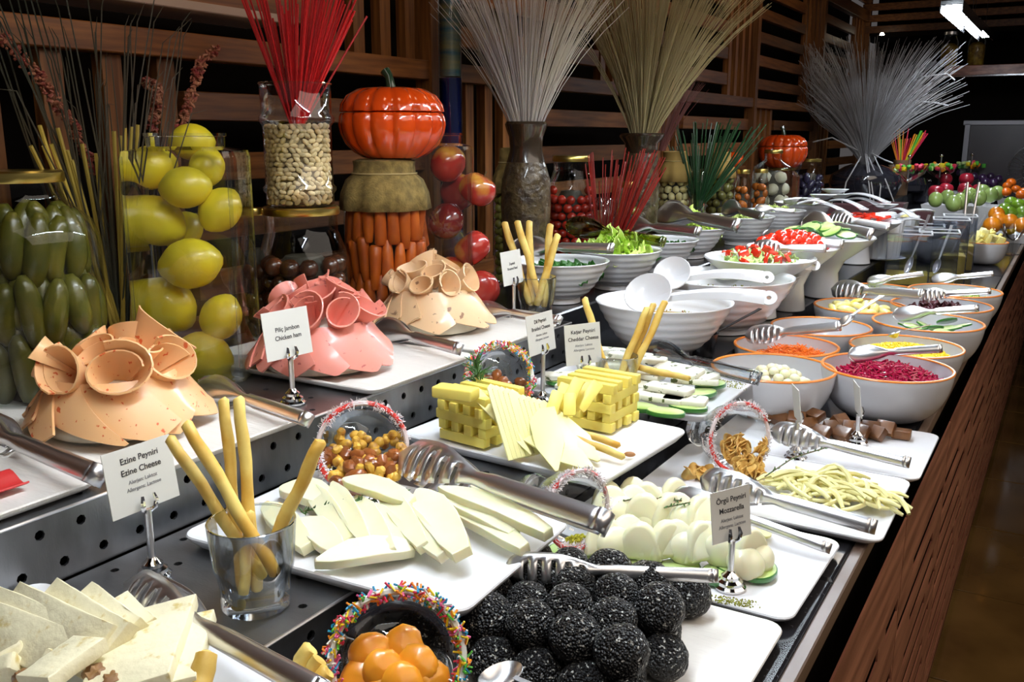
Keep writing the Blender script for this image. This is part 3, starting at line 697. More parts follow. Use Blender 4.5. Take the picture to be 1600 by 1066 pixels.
def sprig(pts, lb, ln=.016, n=60, mat=ROSE, wid=.0009, grp=None, nm='rosemary_sprig', fan=.9):
    pts = [Vector(p) for p in pts]; t = thing(nm, lb, 'herb', pts[0], group=grp); o0 = pts[0]
    obj('stem', tube([p - o0 for p in pts], .0011, 5), M('herb_stem', (.12, .10, .04), .6), t)
    g = G()
    for k in range(n):
        u = (k + .5) / n * (len(pts) - 1); i = min(int(u), len(pts) - 2); p = pts[i].lerp(pts[i + 1], u - i) - o0; ax = (pts[i + 1] - pts[i]).normalized()
        d = (ax * fan + Vector((U(-1, 1), U(-1, 1), U(-.6, 1))).normalized()).normalized() * ln * U(.6, 1.1)
        g.add(tube([p, p + d * .5, p + d], [wid, wid * 1.3, wid * .4], 4))
    o = obj('leaves', g, mat, t); o['kind'] = 'stuff'
sprig([at(470, 800, 1.01), at(520, 790, 1.018), at(580, 782, 1.022), at(635, 768, 1.02)], 'rosemary sprig under the nut goblet on the large plate', .010, 90)
tongs('slot', at(628, 712, 1.035), at(938, 815, 1.06), 'large slotted steel tongs lying on the white wedge plate', roll=48, width=.80)

# ============================================================ CHEDDAR PLATE
zc = .999; cube = mesh('cheese_bar', slab(rrect(.104, .0155, .0012, 2), .0158, .0012), CHEDDAR, 30)
def barstack(cx_, cy_, rot, layers, lb, grp, nb=4, sp=.028):
    for l in range(layers):
        for k in range(nb):
            a = rot + (pi / 2 if l % 2 else 0) + U(-.04, .04); off = (k - (nb - 1) / 2) * sp
            c = Vector((cx_ - sin(a) * off, cy_ + cos(a) * off, zc + .0005 + l * .0163))
            tag(obj('cheese_bar', cube, mw=LR(c, (0, 0, a), (U(.9, 1.05), 1, 1))), lb, 'cheese', grp)
barstack(*at(752, 662, 1.02)[:2], R(-8), 5, 'yellow cheese bar in the left crisscross stack', 'cheese bars in the left stack')
barstack(*at(935, 640, 1.02)[:2], R(-4), 5, 'yellow cheese bar in the right crisscross stack', 'cheese bars in the right stack', 4, .028)
for k in range(4):
    a = at(690 + 0 * k, 612, 1.085); 
tag(obj('cheese_bar', slab(rrect(.07, .03, .003, 3), .018, .003), CHEDDAR, mw=LR(at(712, 622, 1.084), (0, 0, .1))), 'thick yellow cheese block on top of the left stack', 'cheese')
b0 = at(812, 722, 1.003)
for k in range(11):     # fan of thin slices standing on edge, spread at the foot
    x0, y0 = 772 + 7.2 * k, 600 + 2.2 * k + 4 * (k > 4); x1, y1 = 812 + 5.5 * k, 718 - 1.6 * k
    lo = at(x1, y1, 1.004); hi = A(x0, y0, dep(lo) + .035 - .001 * k)
    fr = basis((lo + hi) / 2, hi - lo, (CAM - lo).normalized())
    L_ = (hi - lo).length; fr = fr @ Matrix.Rotation(R(48), 4, 'X')
    vf = bend(slab([(-L_ / 2, -.012), (L_ / 2 - .006, -.010), (L_ / 2, 0), (L_ / 2 - .006, .012), (-L_ / 2, .016)], .0028, .0009), lambda p: Vector((p.x, p.y + .010 * (p.x / L_) ** 2 * 4 * (1 - k / 6), p.z)))
    tag(obj('thin_cheese_slice', vf, CHEDPALE, mw=fr), 'thin pale cheese slice standing in the central fan', 'cheese', 'thin slices in the cheese fan')
def lean(px0, py0, px1, py1, z0, z1, w, lb, grp, mat=CHEDPALE, tl=0, th=.003, bn=0):
    a, b = at(px0, py0, z0), at(px1, py1, z1); L_ = (b - a).length
    fr = basis((a + b) / 2, b - a) @ Matrix.Rotation(R(tl), 4, 'X')
    vf = bend(slab([(-L_ / 2, -w * .5), (L_ * .1, -w * .5), (L_ / 2, -w * .05), (L_ / 2, w * .05), (L_ * .1, w * .5), (-L_ / 2, w * .5)], th, th * .3), lambda p: Vector((p.x, p.y, p.z + bn * (1 - (2 * p.x / L_) ** 2))))
    return tag(obj('thin_cheese_slice', vf, mat, mw=fr), lb, 'cheese', grp)
for k, q in enumerate(((840, 640, 905, 735, 1.055, 1.004, .05), (850, 650, 935, 722, 1.050, 1.004, .06), (845, 640, 870, 738, 1.06, 1.004, .045), (835, 680, 930, 738, 1.03, 1.006, .05))):
    lean(*q, 'broad pale cheese slice spread at the foot of the fan', 'broad slices at the fan foot', tl=8)
lean(740, 612, 830, 712, 1.085, 1.01, .02, 'curved pale cheese slice arching in front of the left stack', None, tl=30, bn=.012)
for k, q in enumerate(((870, 640, 885, 600), (880, 645, 905, 592), (895, 640, 925, 600), (860, 650, 872, 612), (905, 640, 935, 598), (890, 650, 890, 615))):
    a = at(q[0], q[1], 1.05); b = A(q[2], q[3], dep(a) + .01); tag(obj('cheese_shard', slab(rrect((b - a).length, .02, .003, 2), .004, .001), CHEDDAR, mw=basis((a + b) / 2, b - a, (CAM - a)) ), 'yellow cheese shard leaning behind the right stack', 'cheese', 'shards behind the right stack')
bstick(at(850, 655, 1.045), at(968, 697, 1.012), 'upper one of two breadsticks lying across the yellow cheese plate', .0058)
bstick(at(858, 668, 1.035), at(975, 715, 1.008), 'lower one of two breadsticks lying across the yellow cheese plate', .0058)
tag(obj('almond', ell(.009, .0055, .004, 12, 8), M('almond_skin', (.36, .16, .05), .5), loc=at(984, 710, 1.004), rot=(0, 0, .3)), 'single almond on the yellow cheese plate', 'nut')
sprig([A(760, 640, 1.55), A(748, 600, 1.56), A(742, 565, 1.57)], 'rosemary sprig standing behind the left cheese stack', .030, 110, wid=.0010, fan=.35)
s2 = A(781, 590, dep(at(781, 640, 1.0)) + .01)
goblet(s2, (CAM - s2) + Vector((.2, 0, -.1)), .118, 'goblet with rainbow sprinkle rim behind the yellow cheese plate', 'spr', .065)
scatter(mesh('walnut_piece', ell(.011, .009, .007, 12, 8, lambda p: 1 + .18 * sin(8 * p.x) * sin(7 * p.y)), RAISIN), 'walnut_piece', 'brown dried fruit piece in the rainbow rimmed goblet', 'dried fruit', 'fruit in the rear rainbow goblet', [(x, y, .03 - .05 * (y - 590) / 60) for x, y in inell(785, 605, 42, 35, 14, -.5)], dep(s2))

# ============================================================ HERB CHEESE PLATE
zh = .999
def slabat(nm, px, py, z, w, h, th, rot, mat, lb, cat, grp=None, tx=0, ty=0, rr=.006):
    return tag(obj(nm, slab(rrect(w, h, rr, 3), th, th * .3), mat, mw=LR(at(px, py, z), (R(tx), R(ty), R(rot)))), lb, cat, grp)
def cuke(px, py, z, rx, ry, rot, lb, grp, th=.006, tx=0, ty=0):
    t = thing('cucumber_slice', lb, 'cucumber', mw=LR(at(px, py, z), (R(tx), R(ty), R(rot))), group=grp)
    ov = [(rx * cos(2 * pi * k / 24), ry * sin(2 * pi * k / 24)) for k in range(24)]
    obj('flesh', slab([(x * .94, y * .94) for x, y in ov], th, .0008), CUKE, t, loc=(0, 0, .0002))
    obj('skin', slab(ov, th * .92, .0006), CUKESK, t); return t
for k, (px, py, ro) in enumerate(((880, 600, 20), (1000, 640, 5), (1040, 648, 5), (1075, 640, 10), (1095, 618, 60), (1110, 605, 60))):
    cuke(px, py, zh + .001 + .0005 * k, .035, .022, ro, 'cucumber slice under the herbed cheese slabs', 'cucumber under the herbed cheese', .008)
HL = 'white cheese slab speckled with herbs on the herb plate'
for q in ((885, 592, 1.010, .10, .035, 30, 0), (900, 610, 1.006, .08, .03, 10, 0), (935, 575, 1.012, .09, .035, 35, 0), (1000, 606, 1.008, .09, .04, -5, 5), (1030, 625, 1.008, .10, .045, -3, 0), (1045, 612, 1.020, .09, .04, -6, 0), (1070, 630, 1.008, .08, .045, 10, 0), (1085, 600, 1.014, .09, .045, 20, -8), (1060, 583, 1.028, .10, .045, -15, 10), (1015, 567, 1.034, .07, .035, 15, 0), (985, 560, 1.030, .09, .04, 5, 0), (940, 552, 1.028, .10, .04, 10, 0), (1095, 590, 1.022, .08, .04, -30, 14), (1010, 590, 1.022, .07, .04, -10, 0), (960, 565, 1.016, .10, .05, 0, 0)):
    slabat('herbed_cheese_slab', q[0], q[1], q[2], q[3], q[4], .011, q[5], HERBCH, HL, 'cheese', 'herbed cheese slabs', q[6])
bstick(at(985, 572, 1.045), at(1060, 588, 1.036), 'left of two breadsticks resting on the herbed cheese', .0062)
bstick(at(1000, 575, 1.046), at(1078, 592, 1.034), 'right of two breadsticks resting on the herbed cheese', .0058)
tongs('spoon', at(1000, 545, 1.035), at(1180, 590, 1.045), 'clear plastic tongs on the herbed cheese plate', mat=glassmat('clear_plastic', (.85, .88, .9), .08, .8), roll=62, width=.9)
def crumbs(lb, px0, py0, px1, py1, z, n, spread, mat=PIST, cat='crumbs'):
    g = G()
    for k in range(n):
        u = rnd(); c = at(px0 + (px1 - px0) * u + U(-spread, spread), py0 + (py1 - py0) * u + U(-spread, spread) * .7, z + .0008); s = U(.0005, .0014)
        g.add(ell(s, s, s * .8, 5, 4), Matrix.Translation(c))
    stuffobj('pistachio_crumbs', g, mat, lb, cat)
b = at(1085, 560, ZS); t = thing('steel_cup', 'small dark steel cup standing behind the herbed cheese plate', 'cup', (b.x, b.y + .03, ZS))
obj('cup_wall', lathe([(.030, 0), (.034, .004), (.042, .055), (.0435, .056), (.040, .055), (.032, .008), (.001, .007)], 32, cap1=False), M('dark_steel', (.12, .12, .13), .3, 1), t)
spoon((b.x, b.y + .03, ZS + .02), (b.x + .10, b.y + .16, ZS + .10), 'black handled spoon standing in the small steel cup', M('black_plastic', (.015, .015, .017), .3), .014)
crumbs('line of ground pistachio on the herb cheese plate corner', 1100, 592, 1165, 605, .997, 260, 7)
# ============================================================ CRUMBLY CHEESE PLATE (bottom left)
def rough(vf, a=.0012): return bend(vf, lambda p: p + Vector((noise.noise(p * 90) * a, noise.noise(p * 90 + Vector((5, 0, 0))) * a, noise.noise(p * 90 + Vector((0, 9, 0))) * a)))
def cs(x0, y0, x1, y1, w, z, tl, lb='thick crumbly white cheese slice in the fan at bottom left', th=.014, pt=.6, yaw=0):
    a, b = at(x0, y0, z), at(x1, y1, z - .006); L_ = (b - a).length
    n = 8; out = [(-L_ / 2 + L_ * i / n, -w * .5 * (1 - (1 - pt) * i / n)) for i in range(n + 1)] + [(L_ / 2 - L_ * i / n, w * .5 * (1 - (1 - pt) * i / n)) for i in range(n + 1)]
    fr = basis((a + b) / 2, b - a) @ Matrix.Rotation(R(tl), 4, 'X')
    return tag(obj('cheese_slice', rough(slab(out, th, .002)), FETA, mw=fr, smooth=35), lb, 'cheese', 'crumbly cheese slices')
for q in ((-60, 1000, 70, 1045, .05, 1.010, 30), (-30, 965, 110, 1040, .055, 1.022, 38), (-10, 945, 150, 1035, .055, 1.028, 42), (30, 940, 165, 1030, .055, 1.034, 45), (85, 935, 185, 1025, .055, 1.036, 40), (135, 940, 195, 1015, .055, 1.034, 32), (180, 955, 205, 1010, .060, 1.030, 20)):
    cs(*q)
cs(232, 968, 215, 1090, .055, 1.030, 8, 'large crumbly cheese slice lying over the others at bottom left', pt=1.7)
cs(275, 985, 262, 1090, .05, 1.022, 6, 'cracked crumbly cheese slice beside the breadstick at bottom left', pt=1.5)
cs(145, 1015, 60, 1080, .035, 1.040, 10, 'crumbly cheese slice lying crosswise at the bottom edge', pt=1.2)
for q in ((20, 1040), (50, 1048), (75, 1050), (5, 1060)):
    tag(obj('cheese_chunk', rough(slab(rrect(.03, .022, .005, 3), .016, .003), .004), FETA, mw=LR(at(q[0], q[1], 1.008), rrot())), 'small crumbly cheese chunk at the bottom left corner', 'cheese', 'cheese chunks at bottom left')
bstick(at(300, 1130, 1.0), A(323, 1022, dep(at(323, 1070, 1.0)) - .02), 'short thick breadstick standing at the bottom edge', .0105)
for k, q in enumerate(((440, 1100, 486, 1012, .0085), (462, 1110, 500, 1030, .008), (476, 1120, 512, 1048, .0085))):
    bstick(at(q[0], q[1], .995), A(q[2], q[3], dep(at(q[0], q[1], .995)) + .0), 'breadstick in the bundle left of the apricot goblet', q[4], 'breadsticks by the apricots')
for q in ((150, 1058), (178, 1066), (40, 1062)):
    tag(obj('walnut_half', ell(.015, .011, .008, 14, 10, lambda p: 1 + .2 * sin(9 * p.x) * sin(8 * p.y)), M('walnut', (.36, .20, .07), .55, var=(40, (.2, .09, .03)), bump=(60, .6)), mw=LR(at(q[0], q[1], 1.03), (0, .2, q[0]))), 'brown walnut half at the bottom edge among the crumbly cheese', 'nut', 'walnut halves at the bottom left')
tongs('slot', at(200, 915, 1.02), at(500, 1082, 1.035), 'slotted steel tongs on the crumbly cheese plate', roll=50, width=.75)
sprig([at(255, 970, 1.03), at(285, 965, 1.03)], 'green herb sprig caught under the tongs at bottom left', .012, 26)

# ============================================================ APRICOT GOBLET
s3 = A(622, 1030, .83)
goblet(s3, (CAM - s3) + Vector((.10, 0, .0)), .118, 'goblet with rainbow sprinkle rim holding dried apricots at the bottom edge', 'spr', .06)
am = mesh('dried_apricot', ell(.021, .019, .011, 20, 12, lambda p: 1 + .10 * noise.noise(p * 2.3) + .05 * noise.noise(p * 6)), APRI)
for k, (x, y, dd, a, b_) in enumerate(((580, 1022, .012, .5, .2), (628, 1012, .02, -.3, .4), (600, 1050, -.002, .9, .0), (650, 1040, .006, -.7, .1), (565, 1062, .0, .3, .6), (628, 1072, -.012, .1, -.2), (668, 1062, .004, 1.0, .3), (600, 1085, -.01, .4, .1))):
    tag(obj('dried_apricot', am, mw=zbasis(A(x, y, dep(s3) + dd), (CAM - s3).normalized() + Vector((a * .4, 0, b_ * .5)), k)), 'plump orange dried apricot in the rainbow rimmed goblet', 'apricot', 'dried apricots in the goblet')
spoon(at(760, 1062, .975), at(930, 1110, .99), 'steel serving spoon reflecting orange beside the apricot goblet', w=.026)

# ============================================================ BLACK SESAME BALLS
def ballv(seed):
    return ell(.0272, .0272, .0262, 30, 20, lambda p: 1 + .045 * noise.noise(p * 2.2 + Vector((seed, 0, 0))) + .035 * noise.noise(p * 16 + Vector((seed, 3, 0))))
bm_ = [mesh('sesame_ball', ballv(s), SESAME, 75) for s in range(4)]
def ball(x, y, z, k): tag(obj('sesame_ball', bm_[k % 4], mw=LR((x, y, z), rrot(), U(.94, 1.06))), 'round cheese ball coated in black sesame, one of the pile at the front', 'cheese ball', 'black sesame cheese balls')
k = 0
for j in range(6):
    for i in range(6):
        x = -.575 + .0515 * i + (.02 if j % 2 else 0); y = .752 + .0485 * j
        if x > -.30 + (-.0 if j < 4 else -.04) or (j == 5 and i in (0, 1)): continue
        ball(x + U(-.003, .003), y + U(-.003, .003), .937, k); k += 1
for j in range(4):
    for i in range(5):
        x = -.545 + .052 * i + (.02 if j % 2 else 0); y = .775 + .05 * j
        if x > -.335 or x < -.56 + .0: continue
        ball(x, y, .977 if x > -.47 else .968, k); k += 1
tongs('slot', at(790, 885, .992), at(1112, 900, .992), 'dark slotted tongs lying between the sesame balls and the sliced cheese', roll=62, width=.75)

# ============================================================ SMOOTH CHEESE SLICES ON CUCUMBER
def half(w, h, th):
    o = [(-w / 2 + w * i / 6, 0) for i in range(7)] + [(w / 2 * cos(a), h * sin(a)) for a in [pi * i / 12 for i in range(1, 12)]]
    return slab(o, th, th * .35)
hm = [mesh('smooth_cheese_slice', half(.060, .052, .016), MOZZ, 60), mesh('smooth_cheese_slice', ell(.029, .026, .011, 20, 12), MOZZ, 80)]
for k, (x, y) in enumerate(((905, 885), (950, 893), (1010, 905), (1070, 912), (1140, 918), (1195, 912))):
    cuke(x - 12, y - 18, .9165, .034, .026, 20 * k, 'cucumber slice showing under the smooth cheese row', 'cucumber under the smooth cheese', .007)
cuke(1150, 888, .918, .03, .026, 60, 'cucumber slice at the right end of the smooth cheese row', None, .007)
def eggrow(x0, y0, x1, y1, z, n, grp, lb, sc=1.0):
    for k in range(n):
        u = k / (n - 1); c = at(x0 + (x1 - x0) * u, y0 + (y1 - y0) * u + 4 * sin(k * 2.1), z)
        rz = R(38 + 22 * sin(k * 1.7)); 
        mw = Matrix.Translation(c) @ Matrix.Rotation(rz, 4, 'Z') @ Matrix.Rotation(R(90), 4, 'X') @ Matrix.Rotation(R(-20 + 16 * sin(k * 2.7)), 4, 'X') @ Matrix.Diagonal((sc, sc, sc * 1.15, 1))
        if k % 3 == 1: mw = mw @ Matrix.Translation((0, .018, 0)) @ Matrix.Diagonal((.95, .95, 1.3, 1))
        tag(obj('smooth_cheese_slice', hm[1 if k % 3 == 1 else 0], mw=mw), lb, 'cheese', grp)
eggrow(945, 866, 1165, 880, .925, 13, 'front row of smooth cheese', 'smooth white cheese slice standing in the front row over the cucumber', 1.0)
eggrow(955, 818, 1110, 838, .938, 10, 'rear row of smooth cheese', 'smooth white cheese slice standing in the rear row under the thyme', 1.05)
eggrow(950, 800, 1050, 795, .930, 6, 'rear row of smooth cheese', 'smooth white cheese slice standing in the rear row under the thyme', .9)
for q in ((1165, 890, 20), (1180, 880, -10)):
    tag(obj('smooth_cheese_half', mesh('h', ell(.026, .024, .020, 20, 12), MOZZ, 80), mw=LR(at(q[0], q[1] - 10, .935), (.4, .3, R(q[2])))), 'rounded cheese half at the right end of the front row' if q[2] > 0 else 'rounded cheese half behind the right end of the front row', 'cheese')
sprig([at(960, 785, .975), at(1010, 778, .985), at(1060, 782, .985), at(1110, 790, .97)], 'upper thyme sprig across the smooth cheese', .006, 36, grp=None, nm='thyme_sprig')
sprig([at(1030, 795, .975), at(1080, 785, .985), at(1130, 785, .98)], 'lower thyme sprig across the smooth cheese', .006, 30, nm='thyme_sprig')
s4 = A(903, 797, dep(at(901, 862, .915)) - .05)
goblet(s4, (CAM - s4).normalized() + RGT * .75 + Vector((0, 0, -.25)), .105, 'leaning goblet with red and white rim and ground pistachio beside the smooth cheese', depth=.07)
g = G()
for (x, y) in inell(905, 850, 26, 14, 150): g.add(ell(.003, .003, .0025, 5, 4, lambda p: U(.7, 1.2)), Matrix.Translation(A(x, y, dep(s4) + .01 + .02 * rnd())))
stuffobj('ground_pistachio', g, M('bright_pistachio', (.50, .48, .03), .7), 'yellow green ground pistachio in the leaning goblet', 'pistachio')
crumbs('ground pistachio on the plate left of the cucumber', 900, 885, 960, 890, .916, 160, 10)
crumbs('ground pistachio trail at the foot of the card holder', 1085, 932, 1180, 945, .916, 260, 8)
tongs('spoon', at(1055, 770, .960), at(1290, 855, .935), 'steel tongs lying on the plate of smooth cheese at right', roll=62, width=.75)

# ============================================================ STRING CHEESE AND CORNFLAKES
def strand(c, a, L_, r, z, k):
    pts = []
    for i in range(8):
        u = i / 7 - .5; pts.append(Vector((c[0] + cos(a) * L_ * u - sin(a) * .012 * sin(u * 3 + k), c[1] + sin(a) * L_ * u + cos(a) * .012 * sin(u * 3 + k), z - .030 * (2 * u) ** 2 * (1 if z > .95 else .3) + .004 * sin(u * 5 + k))))
    return tube(pts, [r * (.7 if i in (0, 7) else 1) for i in range(8)], 6)
sc_ = at(1300, 765, .93)
for k in range(78):
    q = math.sqrt((k % 26) / 26); a = k * 2.4; z = .921 + .034 * (1 - q) * (1 - .0) + .006 * (k / 78)
    c = (sc_.x + .085 * q * cos(a), sc_.y + .045 * q * sin(a))
    tag(obj('string_cheese_strand', strand(c, R(U(-60, 75)), U(.06, .11), U(.0028, .0045), z + .004, k), CHEDPALE, smooth=60), 'pale string cheese strand in the tangled heap', 'cheese', 'string cheese strands')
sprig([at(1195, 745, .955), at(1240, 715, .975), at(1290, 700, .985)], 'thyme sprig on the string cheese', .006, 26, nm='thyme_sprig')
s5 = A(1156, 684, dep(at(1156, 742, .915)) + .0)
goblet(s5, (CAM - s5).normalized() + RGT * .62 + Vector((0, 0, -.15)), .118, 'leaning goblet with red and white rim spilling cornflakes', depth=.085)
fm = mesh('cornflake', sheet(lambda u, v: ((u * .012 * cos(2 * pi * v)), u * .009 * sin(2 * pi * v), .004 * u * u * sin(4 * pi * v) + .003 * u * sin(10 * v)), 4, 14, .0012), FLAKE, 60)
for (x, y) in inell(1165, 700, 34, 42, 50, -.35): tag(obj('cornflake', fm, mw=LR(A(x, y, dep(s5) + .02 - .04 * (y - 690) / 50), rrot(), U(.9, 1.3))), 'golden cornflake inside the leaning goblet', 'cornflake', 'cornflakes in the goblet')
for (x, y) in inell(1098, 738, 26, 9, 12) + inell(1175, 738, 20, 8, 8): tag(obj('cornflake', fm, mw=LR(at(x, y, .922), rrot(), 1.1)), 'golden cornflake spilled on the string cheese plate', 'cornflake', 'spilled cornflakes')
tongs('slot', at(1095, 748, .965), at(1360, 822, .945), 'slotted steel tongs lying in front of the string cheese', roll=62, width=.95)
tongs('slot', at(1205, 672, .955), at(1415, 722, .945), 'slotted steel tongs lying behind the string cheese', roll=62, width=.9)
tag(obj('thin_cheese_slice', slab(rrect(.10, .03, .01, 3), .004, .001), CHEDPALE, mw=LR(at(1150, 830, .918), (0, 0, .2))), 'pale cheese slice under the front slotted tongs', 'cheese')

# ============================================================ BROWN SWEETS
fmsh = mesh('brown_sweet_cube', slab(rrect(.034, .026, .002, 2), .016, .0015), FUDGE)
for k, (x, y, z, ro, tx) in enumerate(((1180, 650, .918, 20, 10), (1200, 655, .918, 60, 20), (1222, 660, .918, -20, 25), (1245, 658, .925, 10, 30), (1262, 668, .918, 30, 30), (1275, 655, .930, -30, 20), (1285, 680, .918, -20, 35), (1300, 672, .922, 30, 35), (1310, 662, .930, 60, 40), (1318, 682, .918, -25, 35), (1330, 672, .925, 15, 45), (1345, 678, .922, -15, 45), (1360, 672, .925, 5, 50), (1372, 680, .920, -30, 48), (1385, 672, .925, -10, 50), (1408, 684, .914, 2, 0), (1185, 638, .925, 40, 30), (1215, 642, .925, 0, 30), (1250, 648, .918, 50, 20), (1150, 640, .918, 10, 15), (1165, 632, .918, 70, 15))):
    tag(obj('brown_sweet_cube', fmsh, mw=LR(at(x, y, z), (R(tx), 0, R(ro)))), 'single flat brown sweet cube at the right end of its row' if k == 15 else 'brown nut sweet cube leaning in the row on the white plate', 'sweet', None if k == 15 else 'leaning brown sweet cubes')

# ============================================================ ORANGE-RIMMED BOWLS
OB = {}
for key, x, y, D, lb in (('mozz', -.502, 1.905, .255, 'white bowl with an orange rim holding small mozzarella balls'), ('beet', -.296, 2.02, .262, 'white bowl with an orange rim full of red beet shreds'),
                         ('carrot', -.542, 2.16, .24, 'bowl with an orange rim holding grated carrot'), ('corn', -.296, 2.275, .25, 'bowl with an orange rim holding yellow corn behind the beet bowl'),
                         ('empty', -.52, 2.41, .25, 'nearly empty white bowl with an orange rim'), ('cuc', -.288, 2.57, .27, 'bowl with an orange rim holding cucumber salad'),
                         ('lemon', -.49, 2.76, .255, 'bowl with an orange rim holding lemon wedges'), ('dark', -.290, 2.86, .27, 'bowl with an orange rim holding dark salad leaves'),
                         ('onion', -.50, 3.10, .25, 'bowl with an orange rim holding pale salad behind the lemon bowl'), ('pot', -.285, 3.15, .27, 'rearmost bowl with an orange rim at the counter edge')):
    OB[key] = bowlobj(x, y, .901, D, .40, lb, 'round', name='orange_rimmed_bowl'); OB[key + 'p'] = (x, y, D)
mm = mesh('mozzarella_ball', ell(.011, .011, .010, 14, 10), MOZZ, 80)
x, y, D = OB['mozzp']
heap(x + .005, y + .0, .968, .07, 34, .034, lambda a, b, c, k: tag(obj('mozzarella_ball', mm, loc=(a, b, c)), 'small white mozzarella ball in the orange-rimmed bowl', 'mozzarella', 'mozzarella balls in the bowl'))
def shreds(key, mat, lb, n, r, h, z0, L_=.022, rr=.0014, cat='salad', dx=0, dy=0):
    x, y, D = OB[key] if isinstance(key, str) and len(OB[key]) == 3 else key
    g = G()
    g.add(lathe([(r * .8, -.03), (r, 0), (r * .7, h * .5), (r * .3, h * .9), (.001, h)], 20), Matrix.Translation((0, 0, 0)))
    for k in range(n):
        q = math.sqrt(rnd()); a = U(0, 2 * pi); p = Vector((r * 1.0 * q * cos(a), r * q * sin(a), h * (1 - q * q) + U(-.002, .008)))
        d = Vector((U(-1, 1), U(-1, 1), U(-.5, .6))).normalized() * L_ / 2 * U(.6, 1.2); m = Vector((U(-1, 1), U(-1, 1), U(0, 1))) * L_ * .12
        g.add(tube([p - d, p + m, p + d], rr, 4))
    o = obj('heap', g, mat, loc=(x + dx, y + dy, z0)); o.name = 'shredded_' + cat.replace(' ', '_'); return tag(o, lb, cat, kind='stuff')
shreds('beetp', BEET, 'dark red beet shreds heaped in the orange-rimmed bowl', 900, .108, .030, .975, .020, .0018, 'beet')
shreds('carrotp', CSHRED, 'bright orange grated carrot in the orange-rimmed bowl', 420, .085, .020, .965, .030, .0011, 'carrot', .02)
g = G(); g.add(lathe([(.085, -.03), (.095, 0), (.05, .014), (.001, .018)], 20))
for k in range(420):
    q = math.sqrt(rnd()); a = U(0, 2 * pi); g.add(ell(.0045, .0038, .003, 6, 4), LR((.095 * q * cos(a), .095 * q * sin(a), .018 * (1 - q * q)), rrot()))
o = stuffobj('corn_kernels', g, CORN, 'yellow corn kernels in the bowl behind the beets', 'corn'); o.location = (OB['cornp'][0], OB['cornp'][1], .985)
def wedgem(name, mat, r=.028, skin=None):
    if name in MESHC: return MESHC[name]
    g = G(); vf = ell(r, r * .45, r * .5, 16, 8); vf = bend(vf, lambda p: Vector((p.x, p.y, max(p.z, -.002) + 0)))
    g.add(vf); MESHC[name] = mesh(name, g, mat, 50); return MESHC[name]
LW = wedgem('lemon_wedge', M('lemon_flesh', (.85, .68, .06), .3, coat=.4, var=(30, (.85, .78, .35))))
x, y, D = OB['lemonp']; heap(x, y, .985, .085, 16, .02, lambda a, b, c, k: tag(obj('lemon_wedge', LW, mw=LR((a, b, c), (U(-.6, .6), U(-.6, .6), U(0, 6)))), 'yellow lemon wedge in the orange-rimmed bowl', 'lemon', 'lemon wedges in the bowl'))
x, y, D = OB['cucp']
for k in range(12):
    a = k * 2.4; q = .08 * math.sqrt((k + .5) / 12); t = cuke(0, 0, 1, .026, .022, 0, 'cucumber slice in the orange-rimmed bowl of salad', 'cucumber salad slices', .005); t.matrix_basis = LR((x + .015 + q * cos(a), y + q * sin(a), .985 + .008 * (k % 3)), (U(-.4, .4), U(-.4, .4), 0))
lfD = leafmesh('dark_leaf', DGREEN, .032, 1.2, 1); lfP = leafmesh('purple_leaf', M('purple_leaf', (.07, .012, .02), .35, rv=.3), .034, 1.2, 2); lfL = leafmesh('lettuce_leaf', LETT, .055, 1.6, 3); lfC = leafmesh('chopped_leaf', M('pale_cabbage', (.55, .66, .20), .45, rv=.12), .022, 1.5, 4)
def leaves(me, x, y, z, r, n, h, lb, grp, nm='salad_leaf', sc=1): heap(x, y, z, r, n, h, lambda a, b, c, k: tag(obj(nm, me, mw=LR((a, b, c), (U(-.7, .7), U(-.7, .7), U(0, 6)), sc * U(.85, 1.15))), lb, 'leaf', grp))
x, y, D = OB['darkp']; leaves(lfP, x, y, .985, .08, 20, .012, 'dark purple salad leaf in the orange-rimmed bowl', 'purple leaves in the bowl')
x, y, D = OB['onionp']; leaves(lfC, x, y, .985, .08, 24, .01, 'pale chopped leaf in the bowl behind the lemons', 'pale leaves behind the lemons')
x, y, D = OB['potp']; leaves(lfC, x, y, .985, .08, 24, .01, 'pale chopped leaf in the rearmost orange-rimmed bowl', 'pale leaves in the rear bowl')
# tongs and spoons of the bowls
ZT = 1.035
tongs('spoon', at(1325, 555, 1.02), at(1468, 545, 1.045), 'dark tongs with beet-stained spoon ends in the beet bowl', roll=62)
tongs('slot', at(1165, 525, 1.01), at(1310, 510, 1.06), 'slotted tongs with carrot shreds in the carrot bowl', roll=62)
spoon(at(1390, 530, 1.005), at(1455, 507, 1.05), 'small steel spoon in the corn bowl', w=.014)
spoon(at(1310, 515, 1.04), at(1378, 462, 1.08), 'upright steel spoon handle between the carrot and empty bowls', w=.014)
tongs('spoon', at(1395, 492, 1.015), at(1525, 482, 1.05), 'spoon tongs with green leaves in the cucumber salad bowl', roll=62)
tongs('slot', at(1300, 452, 1.02), at(1440, 460, 1.045), 'slotted tongs over the lemon bowl', roll=62)
tongs('slot', at(1435, 462, 1.02), at(1545, 455, 1.05), 'slotted tongs in the dark salad bowl', roll=62)
tongs('scallop', at(1355, 440, 1.02), at(1440, 428, 1.05), 'scalloped tongs in the pale salad bowl behind the lemons', roll=62)
tongs('scallop', at(1455, 437, 1.02), at(1550, 428, 1.05), 'scalloped tongs in the rearmost orange-rimmed bowl', roll=62)
